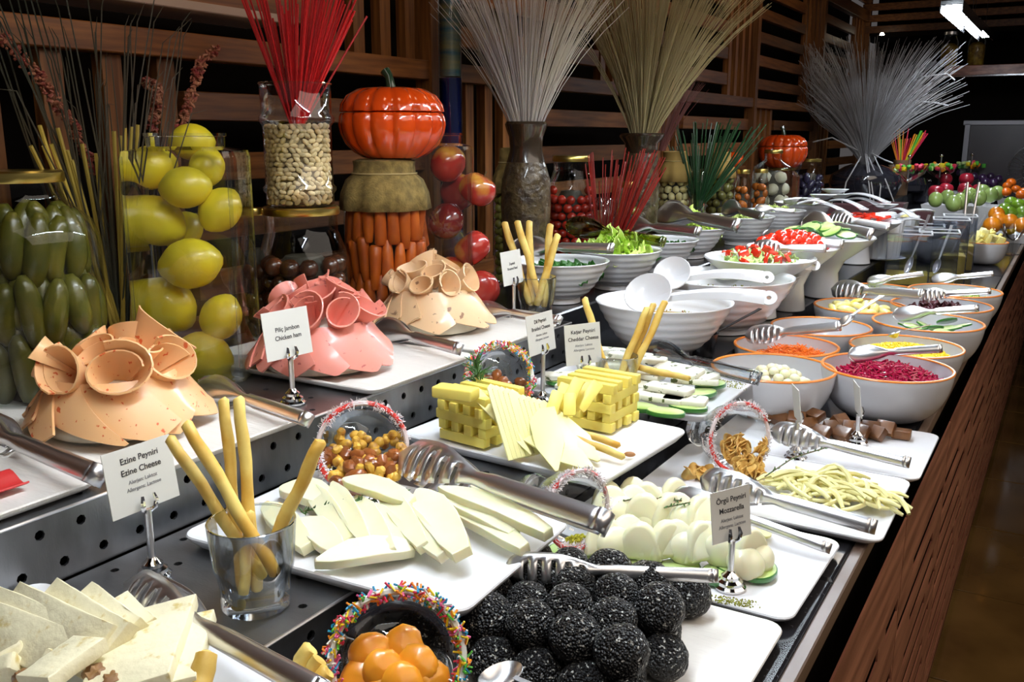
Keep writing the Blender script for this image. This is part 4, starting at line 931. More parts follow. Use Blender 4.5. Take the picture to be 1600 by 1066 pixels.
# ============================================================ BACK ROW: JARS, VASES, PUMPKINS
def onx(px, py, x):
    d = ray(px, py); return CAM + d * (x / d.x)
def place(px, x, wpx, pytop, zb=None):
    zb = zb or ZU
    top = onx(px, pytop, x); P = Vector((x, top.y, zb)); return P, wpx / ppm((x, top.y, (top.z + zb) / 2)), top.z - zb
LIQ = lambda n, c: glassmat(n, c, .02, .3)
def jar(P, D, H_, lb, lid=GOLD, neck=.72, cap=None, sh=.78, name='glass_jar', liquid=None, lidh=.018, rim=False, group=None, core=True):
    t = thing(name, lb, 'jar', P, group=group); r = D / 2; rn = r * neck
    pr = [(r * .9, 0), (r, .008), (r * 1.0, H_ * .4), (r, H_ * (sh - .10)), (r * .92, H_ * (sh - .02)), (rn * 1.06, H_ * (sh + .07)), (rn, H_ * (sh + .10)), (rn, H_ - lidh)]
    obj('glass_body', lathe(pr, 36, cap1=False), GLASS, t, smooth=70)
    if liquid: obj('brine', lathe([(r * .88, .008), (r * .97, .014), (r * .97, H_ * (sh - .12)), (r * .8, H_ * (sh - .02))], 30), liquid, t, smooth=70)
    if core: obj('gap_shade_core', lathe([(r * .60, .006), (r * .66, .012), (r * .66, H_ * (sh - .18)), (r * .4, H_ * (sh - .08))], 24), COREB, t)  # opaque core, coloured dark as the shade between the packed contents
    for s_ in (0,): obj('base_ring', lathe([(r * .9, .001), (r * .985, .006), (r * .9, .011)], 36), GLASS2, t)
    if cap:
        sq = lambda a, rr, z: 1 + (.07 * abs(sin(2 * a)) + .035 * sin(9 * a)) * (1 if z < H_ * .9 else 0)
        c = obj('cloth_cap', lathe([(r * 1.02 , H_ * (sh - .10)), (r * .97, H_ * (sh + .0)), (rn * 1.25, H_ * (sh + .08)), (rn * 1.08, H_ * (sh + .12)), (rn * 1.06, H_ - .012), (rn * 1.08, H_ - .002), (rn * .9, H_ + .002), (.002, H_ + .003)], 48, sq, cap0=False), cap, t, smooth=60)
        md = c.modifiers.new('thick', 'SOLIDIFY'); md.thickness = .0015
        obj('tie_string', tube([(rn * 1.13 * cos(a), rn * 1.13 * sin(a), H_ * (sh + .12)) for a in [2 * pi * k / 24 for k in range(25)]], .002, 5), M('string', (.45, .34, .14), .8), t)
    elif rim: obj('jar_rim', rings([[((rn + .003 * cos(b)) * cos(2 * pi * k / 32), (rn + .003 * cos(b)) * sin(2 * pi * k / 32), H_ - .004 + .003 * sin(b)) for b in [2 * pi * q / 6 for q in range(6)]] for k in range(33)], False, False), GLASS2, t)
    else: obj('screw_lid', lathe([(rn * 1.06, H_ - lidh), (rn * 1.08, H_ - lidh + .002), (rn * 1.07, H_ - .003), (rn * 1.02, H_), (rn * .9, H_ - .001), (.002, H_ - .001)], 36), lid, t)
    return t
def fill(P, D, H_, me, nm, lb, cat, grp, pr, n, hmax=.75, sc=1, up=False, jit=1):
    # ring-packed contents standing inside the jar
    r = D / 2 * .95 - pr; k = 0; z = pr + .006; lay = 0
    while z < H_ * hmax and k < n:
        m = max(3, int(2 * pi * r / (pr * 2.05)))
        for i in range(m):
            a = 2 * pi * (i + .5 * (lay % 2)) / m + U(-.05, .05)
            if cos(a - math.atan2(-P.y, -P.x)) < -.35: continue       # the far side is hidden by the near one
            rot = (U(-.1, .1), U(-.15, .15), U(0, 6)) if up else rrot()
            tag(obj(nm, me, mw=LR((P.x + r * cos(a), P.y + r * sin(a), P.z + z), rot if jit else (0, 0, 0), sc * U(.92, 1.06))), lb, cat, grp); k += 1
            if k >= n: break
        z += pr * (1.75 if not up else 1) * (1 if not up else UPH); lay += 1
UPH = 1
def sqjar(P, w, dp, H_, rot, lb):
    t = thing('square_glass_jar', lb, 'jar', P, R(rot)); r = .018
    def ring(s, z, rr=r): return [(x * s, y * s, z) for x, y in rrect(w, dp, rr)]
    def circ(rad, z): return [(rad * cos(pi / 4 * .5 + 2 * pi * k / 24 - pi / 8), rad * sin(2 * pi * k / 24), z) for k in range(24)]
    n = len(rrect(w, dp, r))
    def rc(rad, z): return [(rad * 1.0 * x / math.hypot(x, y), rad * .72 * y / math.hypot(x, y) if dp < w * .8 else rad * y / math.hypot(x, y), z) for x, y in rrect(w, dp, r)]
    q = min(w, dp) * .44 if dp >= w * .8 else w * .42
    obj('glass_body', rings([ring(.96, 0), ring(1, .006), ring(1, H_ * .90), ring(.97, H_ * .93), rc(q, H_ * .945), rc(q, H_ * .985), rc(q * 1.05, H_ * .988), rc(q * 1.05, H_), rc(q * .98, H_)], cap1=False), GLASS2, t, smooth=50)
    obj('thick_base', rings([ring(.95, .004), ring(.95, .016)]), GLASS2, t)
    for sx, sy in ((1, 1), (-1, 1), (1, -1), (-1, -1)):
        obj('corner_edge', tube([(sx * (w / 2 - .006), sy * (dp / 2 - .006), .01), (sx * (w / 2 - .006), sy * (dp / 2 - .006), H_ * .91)], .0035, 6), GLASS2, t)
    return t
# pickles
def pick(L_, r): return tube([(0, .006 * sin(i * .5), (i / 9 - .5) * L_) for i in range(10)], [r * s for s in (.35, .7, .9, 1, 1.03, 1.03, 1, .9, .7, .3)], 12)
UPH = 3.6
P, D, H_ = place(30, -1.40, 210, 266)
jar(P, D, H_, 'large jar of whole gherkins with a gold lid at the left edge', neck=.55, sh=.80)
pm = mesh('gherkin', pick(.112, .0185), PICKLE, 70)
for lay in range(6):
    inner = lay > 2; lay = lay % 3
    for i in range(15):
        a = 2 * pi * (i + .5 * ((lay + inner) % 2)) / 15; r = D / 2 - (.044 if inner else .021)
        if lay == 2: r *= .85
        if cos(a - math.atan2(-P.y, -P.x)) < -.3: continue
        tag(obj('gherkin', pm, mw=LR((P.x + r * cos(a), P.y + r * sin(a), P.z + .06 + .092 * lay + (.02 if inner else 0) + U(-.008, .008)), (U(-.18, .18), U(-.18, .18), U(0, 6)), (1, 1, U(.85, 1.1)))), 'dull green gherkin packed upright in the large jar', 'gherkin', 'gherkins in the large jar')
# lemons in the square jar
P = at(292, 606, ZU); P = Vector((-1.30, 1.095, ZU)); dj = dep(P)
Ht = A(285, 208, dj - .03).z - ZU
sqjar(P, .185, .15, Ht, 33, 'tall square glass jar of lemons behind the orange ham')
lm = mesh('lemon', ell(.043, .037, .037, 24, 16, lambda p: 1 + .09 * max(0, abs(p.x) - .90) / .10 + .02 * noise.noise(p * 3)), LEMON, 80)
for k, (x, y, dd, s, a) in enumerate(((235, 262, 0, 1.05, .3), (323, 262, .02, .85, 1.2), (290, 293, -.04, .98, .1), (344, 328, 0, .98, .9), (245, 345, .0, 1.18, 2.6), (298, 412, -.03, 1.2, .15), (262, 476, .01, 1.25, 2.3), (345, 496, 0, .98, 1.1), (318, 556, -.01, 1.15, 2.8), (300, 222, .04, .9, 0), (240, 556, .03, 1.0, .6), (285, 360, .05, .9, .6))):
    tag(obj('lemon', lm, mw=zbasis(A(x, y, dj + dd), (CAM - P).normalized() + Vector((0, 0, .2)), a) @ Matrix.Diagonal((s, s, s, 1))), ('round lemon at the upper left of the square jar', 'small greenish lemon at the upper right of the square jar', 'lemon lying in the upper middle of the square jar', 'lemon against the upper right wall of the square jar', 'large lemon against the left wall at mid height of the square jar', 'large lemon lying crosswise at mid height of the square jar', 'biggest lemon low on the left of the square jar', 'greenish lemon low on the right of the square jar', 'lemon at the bottom right of the square jar behind the ham', 'topmost lemon in the mouth of the square jar', 'lemon at the bottom left of the square jar behind the ham', 'lemon mostly hidden in the middle of the square jar')[k], 'lemon')
# dark lidded jar with the bean vase on it
P, D, H_ = place(470, -1.33, 140, 322)
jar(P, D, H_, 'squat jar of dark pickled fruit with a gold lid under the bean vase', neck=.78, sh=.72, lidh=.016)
DKF = M('dark_preserve', (.05, .018, .008), .25, var=(14, (.11, .03, .01)), bump=(30, .6), rv=.5, coat=.5)
dk = mesh('preserved_fruit', ell(.02, .018, .02, 12, 8), DKF, 80)
UPH = 1
fill(P, D, H_, dk, 'preserved_fruit', 'dark preserved fruit in the squat jar under the bean vase', 'fruit', 'preserves in the squat jar', .019, 40, .62)
zb = ZU + H_ + .001
Pb = Vector((P.x, P.y, zb)); top = A(457, 133, dep(Pb)); rv_ = 52 / ppm(Pb); HV = top.z - zb
t = thing('bean_vase', 'clear ringed glass vase of white beans and red reeds on the squat jar', 'vase', Pb)
obj('glass_wall', lathe([(rv_ * .93, 0), (rv_, .004), (rv_, HV * .10), (rv_ * 1.08, HV * .13), (rv_ * 1.08, HV * .155), (rv_, HV * .18), (rv_, HV * .66), (rv_ * 1.1, HV * .70), (rv_ * 1.1, HV * .73), (rv_ * 1.02, HV * .76), (rv_ * 1.04, HV)], 40, cap1=False), GLASS2, t, smooth=60)
obj('rim', rings([[((rv_ * 1.04 + .0018 * cos(b)) * cos(2 * pi * k / 40), (rv_ * 1.04 + .0018 * cos(b)) * sin(2 * pi * k / 40), HV + .0018 * sin(b)) for b in [2 * pi * q / 6 for q in range(6)]] for k in range(41)], False, False), GLASS2, t)
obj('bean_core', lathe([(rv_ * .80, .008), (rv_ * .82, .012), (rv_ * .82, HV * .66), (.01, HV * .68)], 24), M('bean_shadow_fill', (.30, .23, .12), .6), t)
bn = mesh('dry_bean', ell(.0080, .0056, .0048, 14, 8), BEAN, 80)
k = 0; cz = .010; lay = 0; ca = math.atan2(-Pb.y, -Pb.x)
while cz < HV * .68 and k < 296:
    m = 13
    for i in range(m):
        a = ca - 1.5 + 3.0 * (i + .5 * (lay % 2)) / m + U(-.06, .06)
        rr = rv_ * .885
        mw = Matrix.Translation((Pb.x + rr * cos(a), Pb.y + rr * sin(a), zb + cz + U(-.002, .002))) @ Matrix.Rotation(a + pi / 2, 4, 'Z') @ Matrix.Rotation(U(-1, 1), 4, 'Y') @ Matrix.Rotation(U(-.3, .3), 4, 'X')
        if k < 296: tag(obj('dry_bean', bn, mw=mw), 'white dry bean packed in the ringed vase', 'bean', 'dry beans in the vase'); k += 1
    cz += .0090; lay += 1
def reeds(P, r0, n, ztop, spread, thick, mat, lb, grp, nm='reed', bias=(0, 0), lean0=.0, bendf=0, seg=5, zj=.12, individual=True, cat='reed', lbg=None):
    g = G()
    for k in range(n):
        a = U(0, 2 * pi); q = math.sqrt(rnd()); h = (ztop - P.z) * U(1 - zj, 1.03)
        b0 = Vector((P.x + r0 * q * .6 * cos(a), P.y + r0 * q * .6 * sin(a), P.z))
        t1 = Vector((max(-1.50, P.x + spread * q * cos(a) + bias[0]), P.y + (spread * q * sin(a)) + bias[1], P.z + h))
        o0 = b0
        pts = []
        for i in range(seg + 1):
            u = i / seg; p = b0.lerp(t1, u); p = p + Vector((max(cos(a) * bendf * q * u * u, -1.52 - p.x), sin(a) * bendf * q * u * u, -abs(bendf) * .35 * u ** 3 * q)); pts.append(p - (b0 if individual else P))
        vf = tube(pts, [thick * (1 - (.6 * i / seg if bendf else 0)) for i in range(seg + 1)], 4 if not individual else 5)
        if individual: tag(obj(nm, vf, mat, loc=b0, smooth=60), lb, cat, grp)
        else: g.add(vf)
    if not individual:
        o = obj(nm, g, mat, loc=P, smooth=60); tag(o, lb, cat, kind='stuff')
rp = Pb + Vector((0, 0, HV * .66))
reeds(rp, .02, 88, onx(457, -55, P.x).z, .13, .0021, REDST, 'thin bright red reed standing in the bean vase', 'red reeds in the bean vase', bias=(.01, .02), seg=2, zj=.35)
# jar sliver behind the lemon jar
P, D, H_ = place(396, -1.42, 46, 325); jar(P, D, H_, 'narrow jar half hidden behind the lemon jar', lidh=.014)
fill(P, D, H_, dk, 'preserved_fruit', 'dark preserved fruit in the narrow half hidden jar', 'fruit', 'preserves in the narrow jar', .017, 14, .6)
# carrots under burlap and pumpkin
P, D, H_ = place(600, -1.33, 130, 250)
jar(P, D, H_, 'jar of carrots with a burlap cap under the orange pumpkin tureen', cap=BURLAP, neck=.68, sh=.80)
cm_ = mesh('carrot', tube([(0, 0, -.05), (0, 0, -.047), (0, 0, -.02), (0, 0, .02), (0, 0, .045), (0, 0, .05)], [.006, .009, .0125, .0140, .0145, .010], 12), CARROT, 60)
for lay in range(3):
    for i in range(18):
        a = 2 * pi * (i + .5 * (lay % 2)) / 18; r = D / 2 - .016
        if cos(a - math.atan2(-P.y, -P.x)) < -.3: continue
        tag(obj('carrot', cm_, mw=LR((P.x + r * cos(a), P.y + r * sin(a), P.z + .055 + .085 * lay + U(-.012, .012)), (U(-.1, .1) + (pi if rnd() < .5 else 0), U(-.1, .1), U(0, 6)))), 'orange carrot packed upright in the burlap capped jar', 'carrot', 'carrots in the jar')
def pumpkin(P, D, H_, lb, n=14):
    t = thing('pumpkin_tureen', lb, 'tureen', P); r = D / 2; lob = lambda a, rr, z: 1 - .075 * (1 - abs(sin(n / 2 * a))) ** 2 * (1 if rr > r * .2 else .3)
    bp = [(r * .55, 0)] + [(r * (.55 + .45 * sin(s * pi / 2)), H_ * (.02 + .60 * s)) for s in (.08, .2, .35, .5, .65, .8, .92, 1)]
    bp = [(r * .50, 0), (r * .56, H_ * .01), (r * .72, H_ * .08), (r * .88, H_ * .2), (r * .97, H_ * .34), (r, H_ * .46), (r * .985, H_ * .57), (r * .95, H_ * .62), (r * .90, H_ * .62)]
    obj('tureen_body', lathe(bp, 112, lob), CERAM, t, smooth=70)
    lp = [(r * .93, H_ * .632), (r * .975, H_ * .645), (r * .95, H_ * .74), (r * .84, H_ * .86), (r * .62, H_ * .95), (r * .35, H_ * .97), (r * .15, H_ * .93), (.002, H_ * .91)]
    ld = obj('tureen_lid', lathe(lp, 112, lob), CERAM, t, smooth=70)
    tag(obj('stem', tube([(0, 0, H_ * .90), (-.002, 0, H_ * 1.0), (-.006, 0, H_ * 1.12), (-.016, 0, H_ * 1.2)], [r * .12, r * .09, r * .08, r * .10], 10), M('green_glaze', (.02, .05, .025), .12, coat=1), ld, smooth=60), 'dark green glazed stem'); return t
zb = ZU + H_ + .004; Pp = Vector((P.x + .012, P.y + .018, zb)); Dp = 166 / ppm(Pp)
pumpkin(Pp, Dp, Dp * .66, 'large glossy orange pumpkin tureen standing on the burlap capped jar')
# apples
P = Vector((-1.25, 1.765, ZU)); dj = dep(P); Ht = A(722, 208, dj).z - ZU
sqjar(P, .150, .13, Ht, 30, 'square glass jar of red apples behind the beige ham')
apm = mesh('apple', ell(.045, .045, .041, 24, 16, lambda p: 1 - .16 * max(0, abs(p.z) - .75) / .25 + .02 * noise.noise(p * 2)), APPLE, 80)
for k, (x, y, dd) in enumerate(((700, 256, 0), (746, 296, .0), (697, 346, .0), (738, 388, .01), (705, 430, .02), (752, 452, 0), (716, 300, .05))):
    t = thing('apple', ('topmost red and yellow apple in the square jar', 'red apple second from the top, against the right wall of the jar', '', 'red and yellow apple at the right, fourth from the top of the jar', 'red apple at the lower left of the square jar', 'red apple at the bottom right of the square jar', 'red apple hidden behind the upper two in the square jar')[k] if k not in (2,) else 'darkest red apple against the left wall of the square jar', 'apple', A(x, y, dj + dd))
    t.rotation_euler = rrot(); obj('flesh_and_skin', apm, parent=t) if k != 2 else obj('flesh_and_skin', mesh('a', ell(.045, .045, .041, 24, 16, lambda p: 1 - .16 * max(0, abs(p.z) - .75) / .25), M('dark_apple', (.18, .012, .01), .2, coat=.6), 80), parent=t)
    obj('stalk', tube([(0, 0, .034), (.002, 0, .048)], .0012, 5), M('herb_stem', (.12, .10, .04), .6), t)
# tall vase with blue liquid
P, D, H_ = place(702, -1.47, 36, 0); H_ += .12
t = thing('tall_blue_vase', 'tall narrow glass vase with dark blue liquid and painted bands against the lattice', 'vase', P)
zl = onx(702, 122, -1.47).z - ZU
obj('glass_wall', lathe([(D / 2, 0), (D / 2, H_)], 28, cap1=False), GLASS2, t)
obj('blue_liquid', lathe([(D / 2 * .94, .004), (D / 2 * .94, zl)], 28), M('deep_blue_liquid', (.004, .010, .07), .08), t)
obj('patterned_sleeve', lathe([(D / 2 * .9, zl + .004), (D / 2 * .9, H_ - .01)], 28), M('banded_sleeve', (.22, .20, .08), .3, var=(7, (.02, .09, .12)), stretch=(1, 1, 7)), t)
# brown textured vases
VASE = M('bark_relief_vase', (.10, .07, .03), .35, var=(40, (.035, .022, .012)), bump=(55, 1.0, .008), coat=.5)
VASEN = M('brown_glazed_neck', (.035, .022, .012), .22, coat=.8)
def vase(P, D, H_, lb, wide=False):
    t = thing('brown_vase', lb, 'vase', P); r = D / 2
    if wide:
        obj('vase_body', lathe([(r * .62, 0), (r * .72, .01), (r * .80, H_ * .3), (r * .78, H_ * .6), (r * .70, H_ * .84)], 40), VASE, t)
        obj('vase_neck', lathe([(r * .70, H_ * .84), (r * .72, H_ * .92), (r * .95, H_ * .97), (r * .97, H_), (r * .85, H_), (r * .5, H_ * .96)], 40), VASEN, t)
    else:
        obj('vase_body', lathe([(r * .62, 0), (r * .68, .01), (r * .92, H_ * .25), (r, H_ * .5), (r * .96, H_ * .66), (r * .80, H_ * .74), (r * .76, H_ * .76)], 40), VASE, t)
        obj('vase_neck', lathe([(r * .76, H_ * .76), (r * .64, H_ * .84), (r * .68, H_ * .91), (r * .80, H_ * .96), (r * .84, H_ * .985), (r * .78, H_), (r * .5, H_ * .99)], 40), VASEN, t)
P, D, H_ = place(822, -1.30, 78, 190)
vase(P, D, H_, 'dark brown relief vase of pale dried grass, nearer one')
pa = Vector((P.x, P.y, P.z + H_ - .06))
reeds(pa, .04, 430, 1.98, .18, .0016, WGRASS, 'bundle of pale grey dried grass fanning out of the nearer brown vase', None, nm='dried_grass', bendf=.10, individual=False, cat='dried grass', zj=.3)
P, D, H_ = place(1003, -1.30, 72, 208)
vase(P, D, H_, 'wide rimmed brown relief vase of straw coloured grass, farther one', True)
pa = Vector((P.x, P.y, P.z + H_ - .06))
reeds(pa, .03, 430, 2.14, .26, .002, TGRASS, 'bundle of straw coloured dried grass fanning out of the farther brown vase', None, nm='dried_grass', bendf=.14, individual=False, cat='dried grass', zj=.3, bias=(.05, .02))
reeds(pa + Vector((.05, .06, 0)), .02, 45, 1.68, .05, .0012, M('dark_red_grass', (.10, .02, .015), .6), 'dark wispy grass beside the straw bundle', None, nm='dark_grass', bias=(.06, .06), bendf=.04, individual=False, cat='dried grass')
OLV = M('green_olive', (.30, .27, .05), .25, coat=.4, rv=.15); TOMP = M('pickled_red_pepper', (.42, .025, .012), .2, coat=.5, rv=.3)
PALEV = M('pale_pickled_vegetable', (.55, .44, .16), .4, var=(20, (.62, .55, .30)), rv=.15, bump=(30, .5))
om = mesh('olive', ell(.013, .012, .012, 14, 10), OLV, 80); tmm = mesh('pickled_red_pepper', ell(.014, .013, .015, 14, 10, lambda p: 1 - .1 * (p.z > .8)), TOMP, 80)
pv = mesh('pickled_vegetable_piece', ell(.017, .014, .012, 14, 10, lambda p: 1 + .2 * noise.noise(p * 2.5)), PALEV, 80)
bigo = mesh('large_olive', ell(.019, .018, .022, 14, 10), M('large_green_olive', (.16, .15, .04), .25, coat=.4, rv=.2), 80)
ors = mesh('orange_pickle', ell(.018, .016, .024, 14, 10), M('orange_pickle', (.50, .14, .02), .25, coat=.4, rv=.25), 80)
def fj(px, x, w, py, me, nm, lbj, lbf, cat, pr, n, **k):
    P, D, H_ = place(px, x, w, py); hm_ = k.pop('hm_', .72)
    jar(P, D, H_, lbj, **k); fill(P, D, H_, me, nm, lbf, cat, lbf + ' group', pr, n, hm_)
fj(797, -1.36, 52, 232, om, 'green_olive', 'jar of green olives half hidden between the apples and the brown vase', 'green olive in the half hidden jar', 'olive', .0125, 60, cap=BURLAP, neck=.6)
fj(893, -1.33, 76, 243, tmm, 'pickled_red_pepper', 'jar of small red peppers with a gold lid', 'glossy red pepper in the gold lidded jar', 'pepper', .0145, 70)
fj(983, -1.26, 38, 284, om, 'green_olive', 'small jar of green olives in front of the farther brown vase', 'green olive in the small jar', 'olive', .0125, 30, hm_=.7)
fj(1055, -1.34, 52, 237, pv, 'pickled_vegetable_piece', 'jar of pale yellow pickled vegetables with a cloth cap', 'pale yellow vegetable piece in the cloth capped jar', 'vegetable', .0155, 60, cap=M('tan_cloth', (.34, .22, .06), .9), neck=.66)
fj(1128, -1.34, 44, 238, bigo, 'large_green_olive', 'jar of big dark green olives with a cloth cap beside the small pumpkin', 'big dark green olive in the cloth capped jar', 'olive', .019, 36, cap=M('tan_cloth', (.34, .22, .06), .9), neck=.6)
fj(1162, -1.25, 26, 265, ors, 'orange_pickle', 'left one of two small square-shouldered jars of orange pickles', 'orange pickle in the left small jar', 'pickle', .018, 16)
fj(1190, -1.25, 26, 264, ors, 'orange_pickle', 'right one of two small square-shouldered jars of orange pickles', 'orange pickle in the right small jar', 'pickle', .018, 16)
fj(1209, -1.30, 62, 234, mesh('pickled_cauliflower', ell(.033, .03, .03, 14, 10, lambda p: 1 + .12 * noise.noise(p * 4)), M('pickled_cauliflower', (.52, .48, .34), .5, var=(12, (.62, .60, .5)), rv=.1), 80), 'pickled_cauliflower', 'big jar of pale pickled cauliflower with a gold lid', 'pale cauliflower floret in the big jar', 'cauliflower', .033, 26, neck=.42, hm_=.66)
fj(1266, -1.34, 44, 248, mesh('dark_aubergine', ell(.02, .02, .035, 12, 10), M('dark_aubergine', (.035, .03, .07), .2, coat=.8, rv=.4), 80), 'dark_aubergine', 'jar of dark purple baby aubergines', 'dark purple aubergine in its jar', 'aubergine', .021, 24)
P, D, H_ = place(946, -1.20, 38, 310); tumbler(P, D, H_, 'small glass of dark red reeds in front of the red pepper jar')
reeds(P + Vector((0, 0, .012)), .02, 75, onx(950, 236, -1.2).z, .13, .0017, DREDST, 'thin dark red reed in the small glass', 'dark red reeds in the glass', seg=2, zj=.3, bias=(.05, .02))
P, D, H_ = place(1093, -1.24, 26, 268); tumbler(P, D, H_, 'small ribbed glass of dark green reeds')
reeds(P + Vector((0, 0, H_ * .5)), .02, 80, onx(1100, 190, -1.24).z, .20, .0024, GREENST, 'dark green reed in the small ribbed glass', 'dark green reeds in the glass', seg=2, zj=.35, bias=(.03, .06))
for px, x, w, py, pb, lb in ((1143, -1.44, 36, 232, 262, 'smallest glossy orange pumpkin tureen behind the green reeds'), (1222, -1.44, 74, 214, 262, 'orange pumpkin tureen behind the big cauliflower jar')):
    b = onx(px, pb, x); D = w / ppm(b); t = thing('jar_stand', 'dark lidded jar under the ' + lb.replace('glossy ', ''), 'jar', (x, b.y, ZU))
    h = b.z - ZU; obj('jar_body', lathe([(D * .34, 0), (D * .38, .01), (D * .38, h * .8), (D * .25, h - .014)], 24), DKF, t); obj('screw_lid', lathe([(D * .27, h - .014), (D * .27, h - .001)], 24), GOLD, t)
    pumpkin(Vector((x, b.y, b.z)), D, D * .70, lb)
# dark glazed pot with silver grass
P = Vector((-1.20, 5.45, ZU)); q = onx(1350, 300, -1.2); P.y = q.y if 4 < q.y < 7.4 else 5.9
D = 108 / ppm(P); tz = A(1350, 256, dep(P)).z - ZU
POT = M('black_glazed_pot', (.02, .02, .028), .1, coat=1)
t = thing('black_pot', 'large glossy black pot holding the silver grass', 'pot', P)
obj('pot_body', lathe([(D * .30, 0), (D * .42, .02), (D * .5, tz * .45), (D * .47, tz * .7), (D * .30, tz * .92), (D * .2, tz)], 40), POT, t)
pk = Vector((P.x, P.y, ZU + tz - .02))
neck = A(1352, 238, dep(P))
obj('glass_neck', lathe([(D * .12, tz - .01), (D * .10, tz + .08), (D * .13, tz + .10)], 24, cap1=False), GLASS2, t)
tp = A(1370, 60, dep(P)).z
reeds(pk, .03, 800, tp, .36, .0027, SGRASS, 'large silver grey bundle of dried grass fanning out of the black pot', None, nm='dried_grass', bendf=.28, individual=False, cat='dried grass', zj=.45, bias=(-.04, -.08))
for k, (x0, y0, x1, y1, x2, y2) in enumerate(((1345, 245, 1322, 285, 1314, 325), (1352, 240, 1358, 290, 1362, 345), (1354, 240, 1362, 290, 1370, 350), (1357, 245, 1376, 290, 1372, 335), (1362, 240, 1382, 250, 1395, 255), (1364, 240, 1385, 285, 1402, 330), (1340, 235, 1300, 215, 1270, 222), (1440, 120, 1480, 115, 1492, 125), (1420, 158, 1460, 160, 1482, 165))):
    d0 = dep(P) - .25; tag(obj('bent_grass_stem', tube([A(x0, y0, d0 + .1), A(x1, y1, d0), A(x2, y2, d0)], .0045, 5), SGRASS), 'bent silver stem hanging from the silver grass', 'dried grass', 'bent silver stems')
# left bundle of dark grass, seed heads and yellow reeds
b0 = onx(190, 560, -1.47); b0.z = ZU
for k in range(60):
    x1 = U(-30, 300); y1 = U(-70, 150) + (x1 - 40) * .3; hi = onx(x1, y1, -1.45 + U(-.03, .12)); m = b0.lerp(hi, .5) + Vector((0, U(-.03, .03), U(-.02, .05)))
    tag(obj('dark_grass_blade', tube([b0 + Vector((0, U(-.02, .02), 0)), m, hi, hi + (hi - m) * .3 + Vector((0, 0, -.06))], [.002, .0018, .0012, .0004], 4), DGRASS), 'long dark grass blade rising behind the lemon jar', 'dried grass', 'dark grass blades at the left')
for k, (x0, y0) in enumerate(((62, 196), (48, 228), (68, 228), (80, 225), (90, 200), (105, 235), (128, 225), (178, 205), (188, 212), (195, 200), (205, 198), (215, 195), (150, 240), (112, 250))):
    hi = onx(x0, y0, -1.42); tag(obj('yellow_reed', tube([b0 + Vector((U(0, .03), U(-.02, .02), 0)), hi], [.003, .0036], 6), YREED), 'stiff yellow reed leaning behind the lemon jar', 'reed', 'yellow reeds at the left')
def seedhead(pts, lb):
    t = thing('seed_head', lb, 'seed head', onx(*pts[0], -1.45)); o0 = onx(*pts[0], -1.45); P_ = [onx(*p, -1.43) - o0 for p in pts]
    obj('stem', tube(P_, .0025, 5), REDSEED, t); g = G()
    for k in range(220):
        u = rnd() * (len(P_) - 1); i = int(u); p = P_[i].lerp(P_[i + 1], u - i); d = Vector((U(-1, 1), U(-1, 1), U(-1, 1))).normalized() * .009
        g.add(ell(.0028, .0024, .005, 5, 4), LR(p + d, rrot()))
    o = obj('seeds', g, REDSEED, t); o['kind'] = 'stuff'
seedhead([(150, 270), (110, 190), (60, 120), (0, 55)], 'longest dark red seed head reaching to the top left edge')
seedhead([(235, 205), (248, 165), (245, 138), (228, 128)], 'short red seed head curling left above the lemon jar')
seedhead([(280, 205), (300, 150), (312, 100), (338, 78)], 'dark red seed head bending right above the lemon jar')

# ============================================================ BACK BOWLS OF LEAVES
def ub(px, py, wpx, x, lb, z=ZU, k=.42):
    P = onx(px, py, x); 
    return P
UB = []
for (x, y, D, z, lb, me, n, h, lf, gp) in (
    (-1.10, 2.07, .25, 1.066, 'white ridged bowl of dark green herbs behind the rear breadstick glass', lfD, 30, .012, 'dark green herb leaf in the front back-row bowl', 'herbs in the front bowl'),
    (-1.07, 2.34, .255, 1.066, 'white ridged bowl heaped with bright green lettuce', lfL, 26, .035, 'bright green lettuce leaf in the ridged bowl', 'lettuce in the bowl'),
    (-1.09, 2.72, .235, 1.066, 'white ridged bowl of dark leaves behind the lettuce', lfD, 24, .012, 'dark green leaf in the bowl behind the lettuce', 'dark leaves in the bowl'),
    (-1.13, 3.08, .25, 1.066, 'white ridged bowl of frilly pale lettuce', lfL, 22, .045, 'frilly pale lettuce leaf in the second lettuce bowl', 'pale lettuce in the second bowl'),
    (-1.10, 3.56, .26, 1.066, 'white ridged bowl tinted pink by its neighbours, with chopped cabbage', lfC, 50, .03, 'chopped cabbage piece in the pinkish bowl', 'cabbage in the pinkish bowl'),
    (-1.08, 3.98, .25, 1.066, 'white ridged bowl of chopped green cabbage under steel tongs', lfC, 50, .03, 'chopped cabbage piece in the farther bowl', 'cabbage in the farther bowl'),
    (-1.08, 4.45, .26, 1.066, 'farthest white bowl of the back row with small green leaves', lfC, 36, .02, 'small green leaf in the farthest back bowl', 'leaves in the farthest back bowl')):
    bowlobj(x, y, z, D, .42, lb); UB.append((x, y, D))
    leaves(me, x, y, z + D * .42 - (.035 if h < .02 else .022), D * (.27 if me is lfL else .34), n, h, lf, gp)
tongs('spoon', at(800, 385, 1.19), at(954, 388, 1.20), 'dark tongs in the bowl of dark green herbs', roll=62)
tongs('spoon', at(885, 350, 1.235), at(1035, 378, 1.20), 'clear olive tinted plastic tongs on the bright lettuce', mat=AMBER, roll=62, width=1.0)
tongs('spoon', at(965, 350, 1.20), at(1090, 362, 1.20), 'dark tongs across the bowl behind the lettuce', roll=62)
tongs('scallop', at(1030, 330, 1.23), at(1150, 352, 1.215), 'steel salad tongs on the frilly pale lettuce', roll=62, width=1.15)
tongs('spoon', at(1130, 322, 1.22), at(1190, 338, 1.20), 'steel spoon tongs on the pinkish cabbage bowl', roll=62, width=1.4)
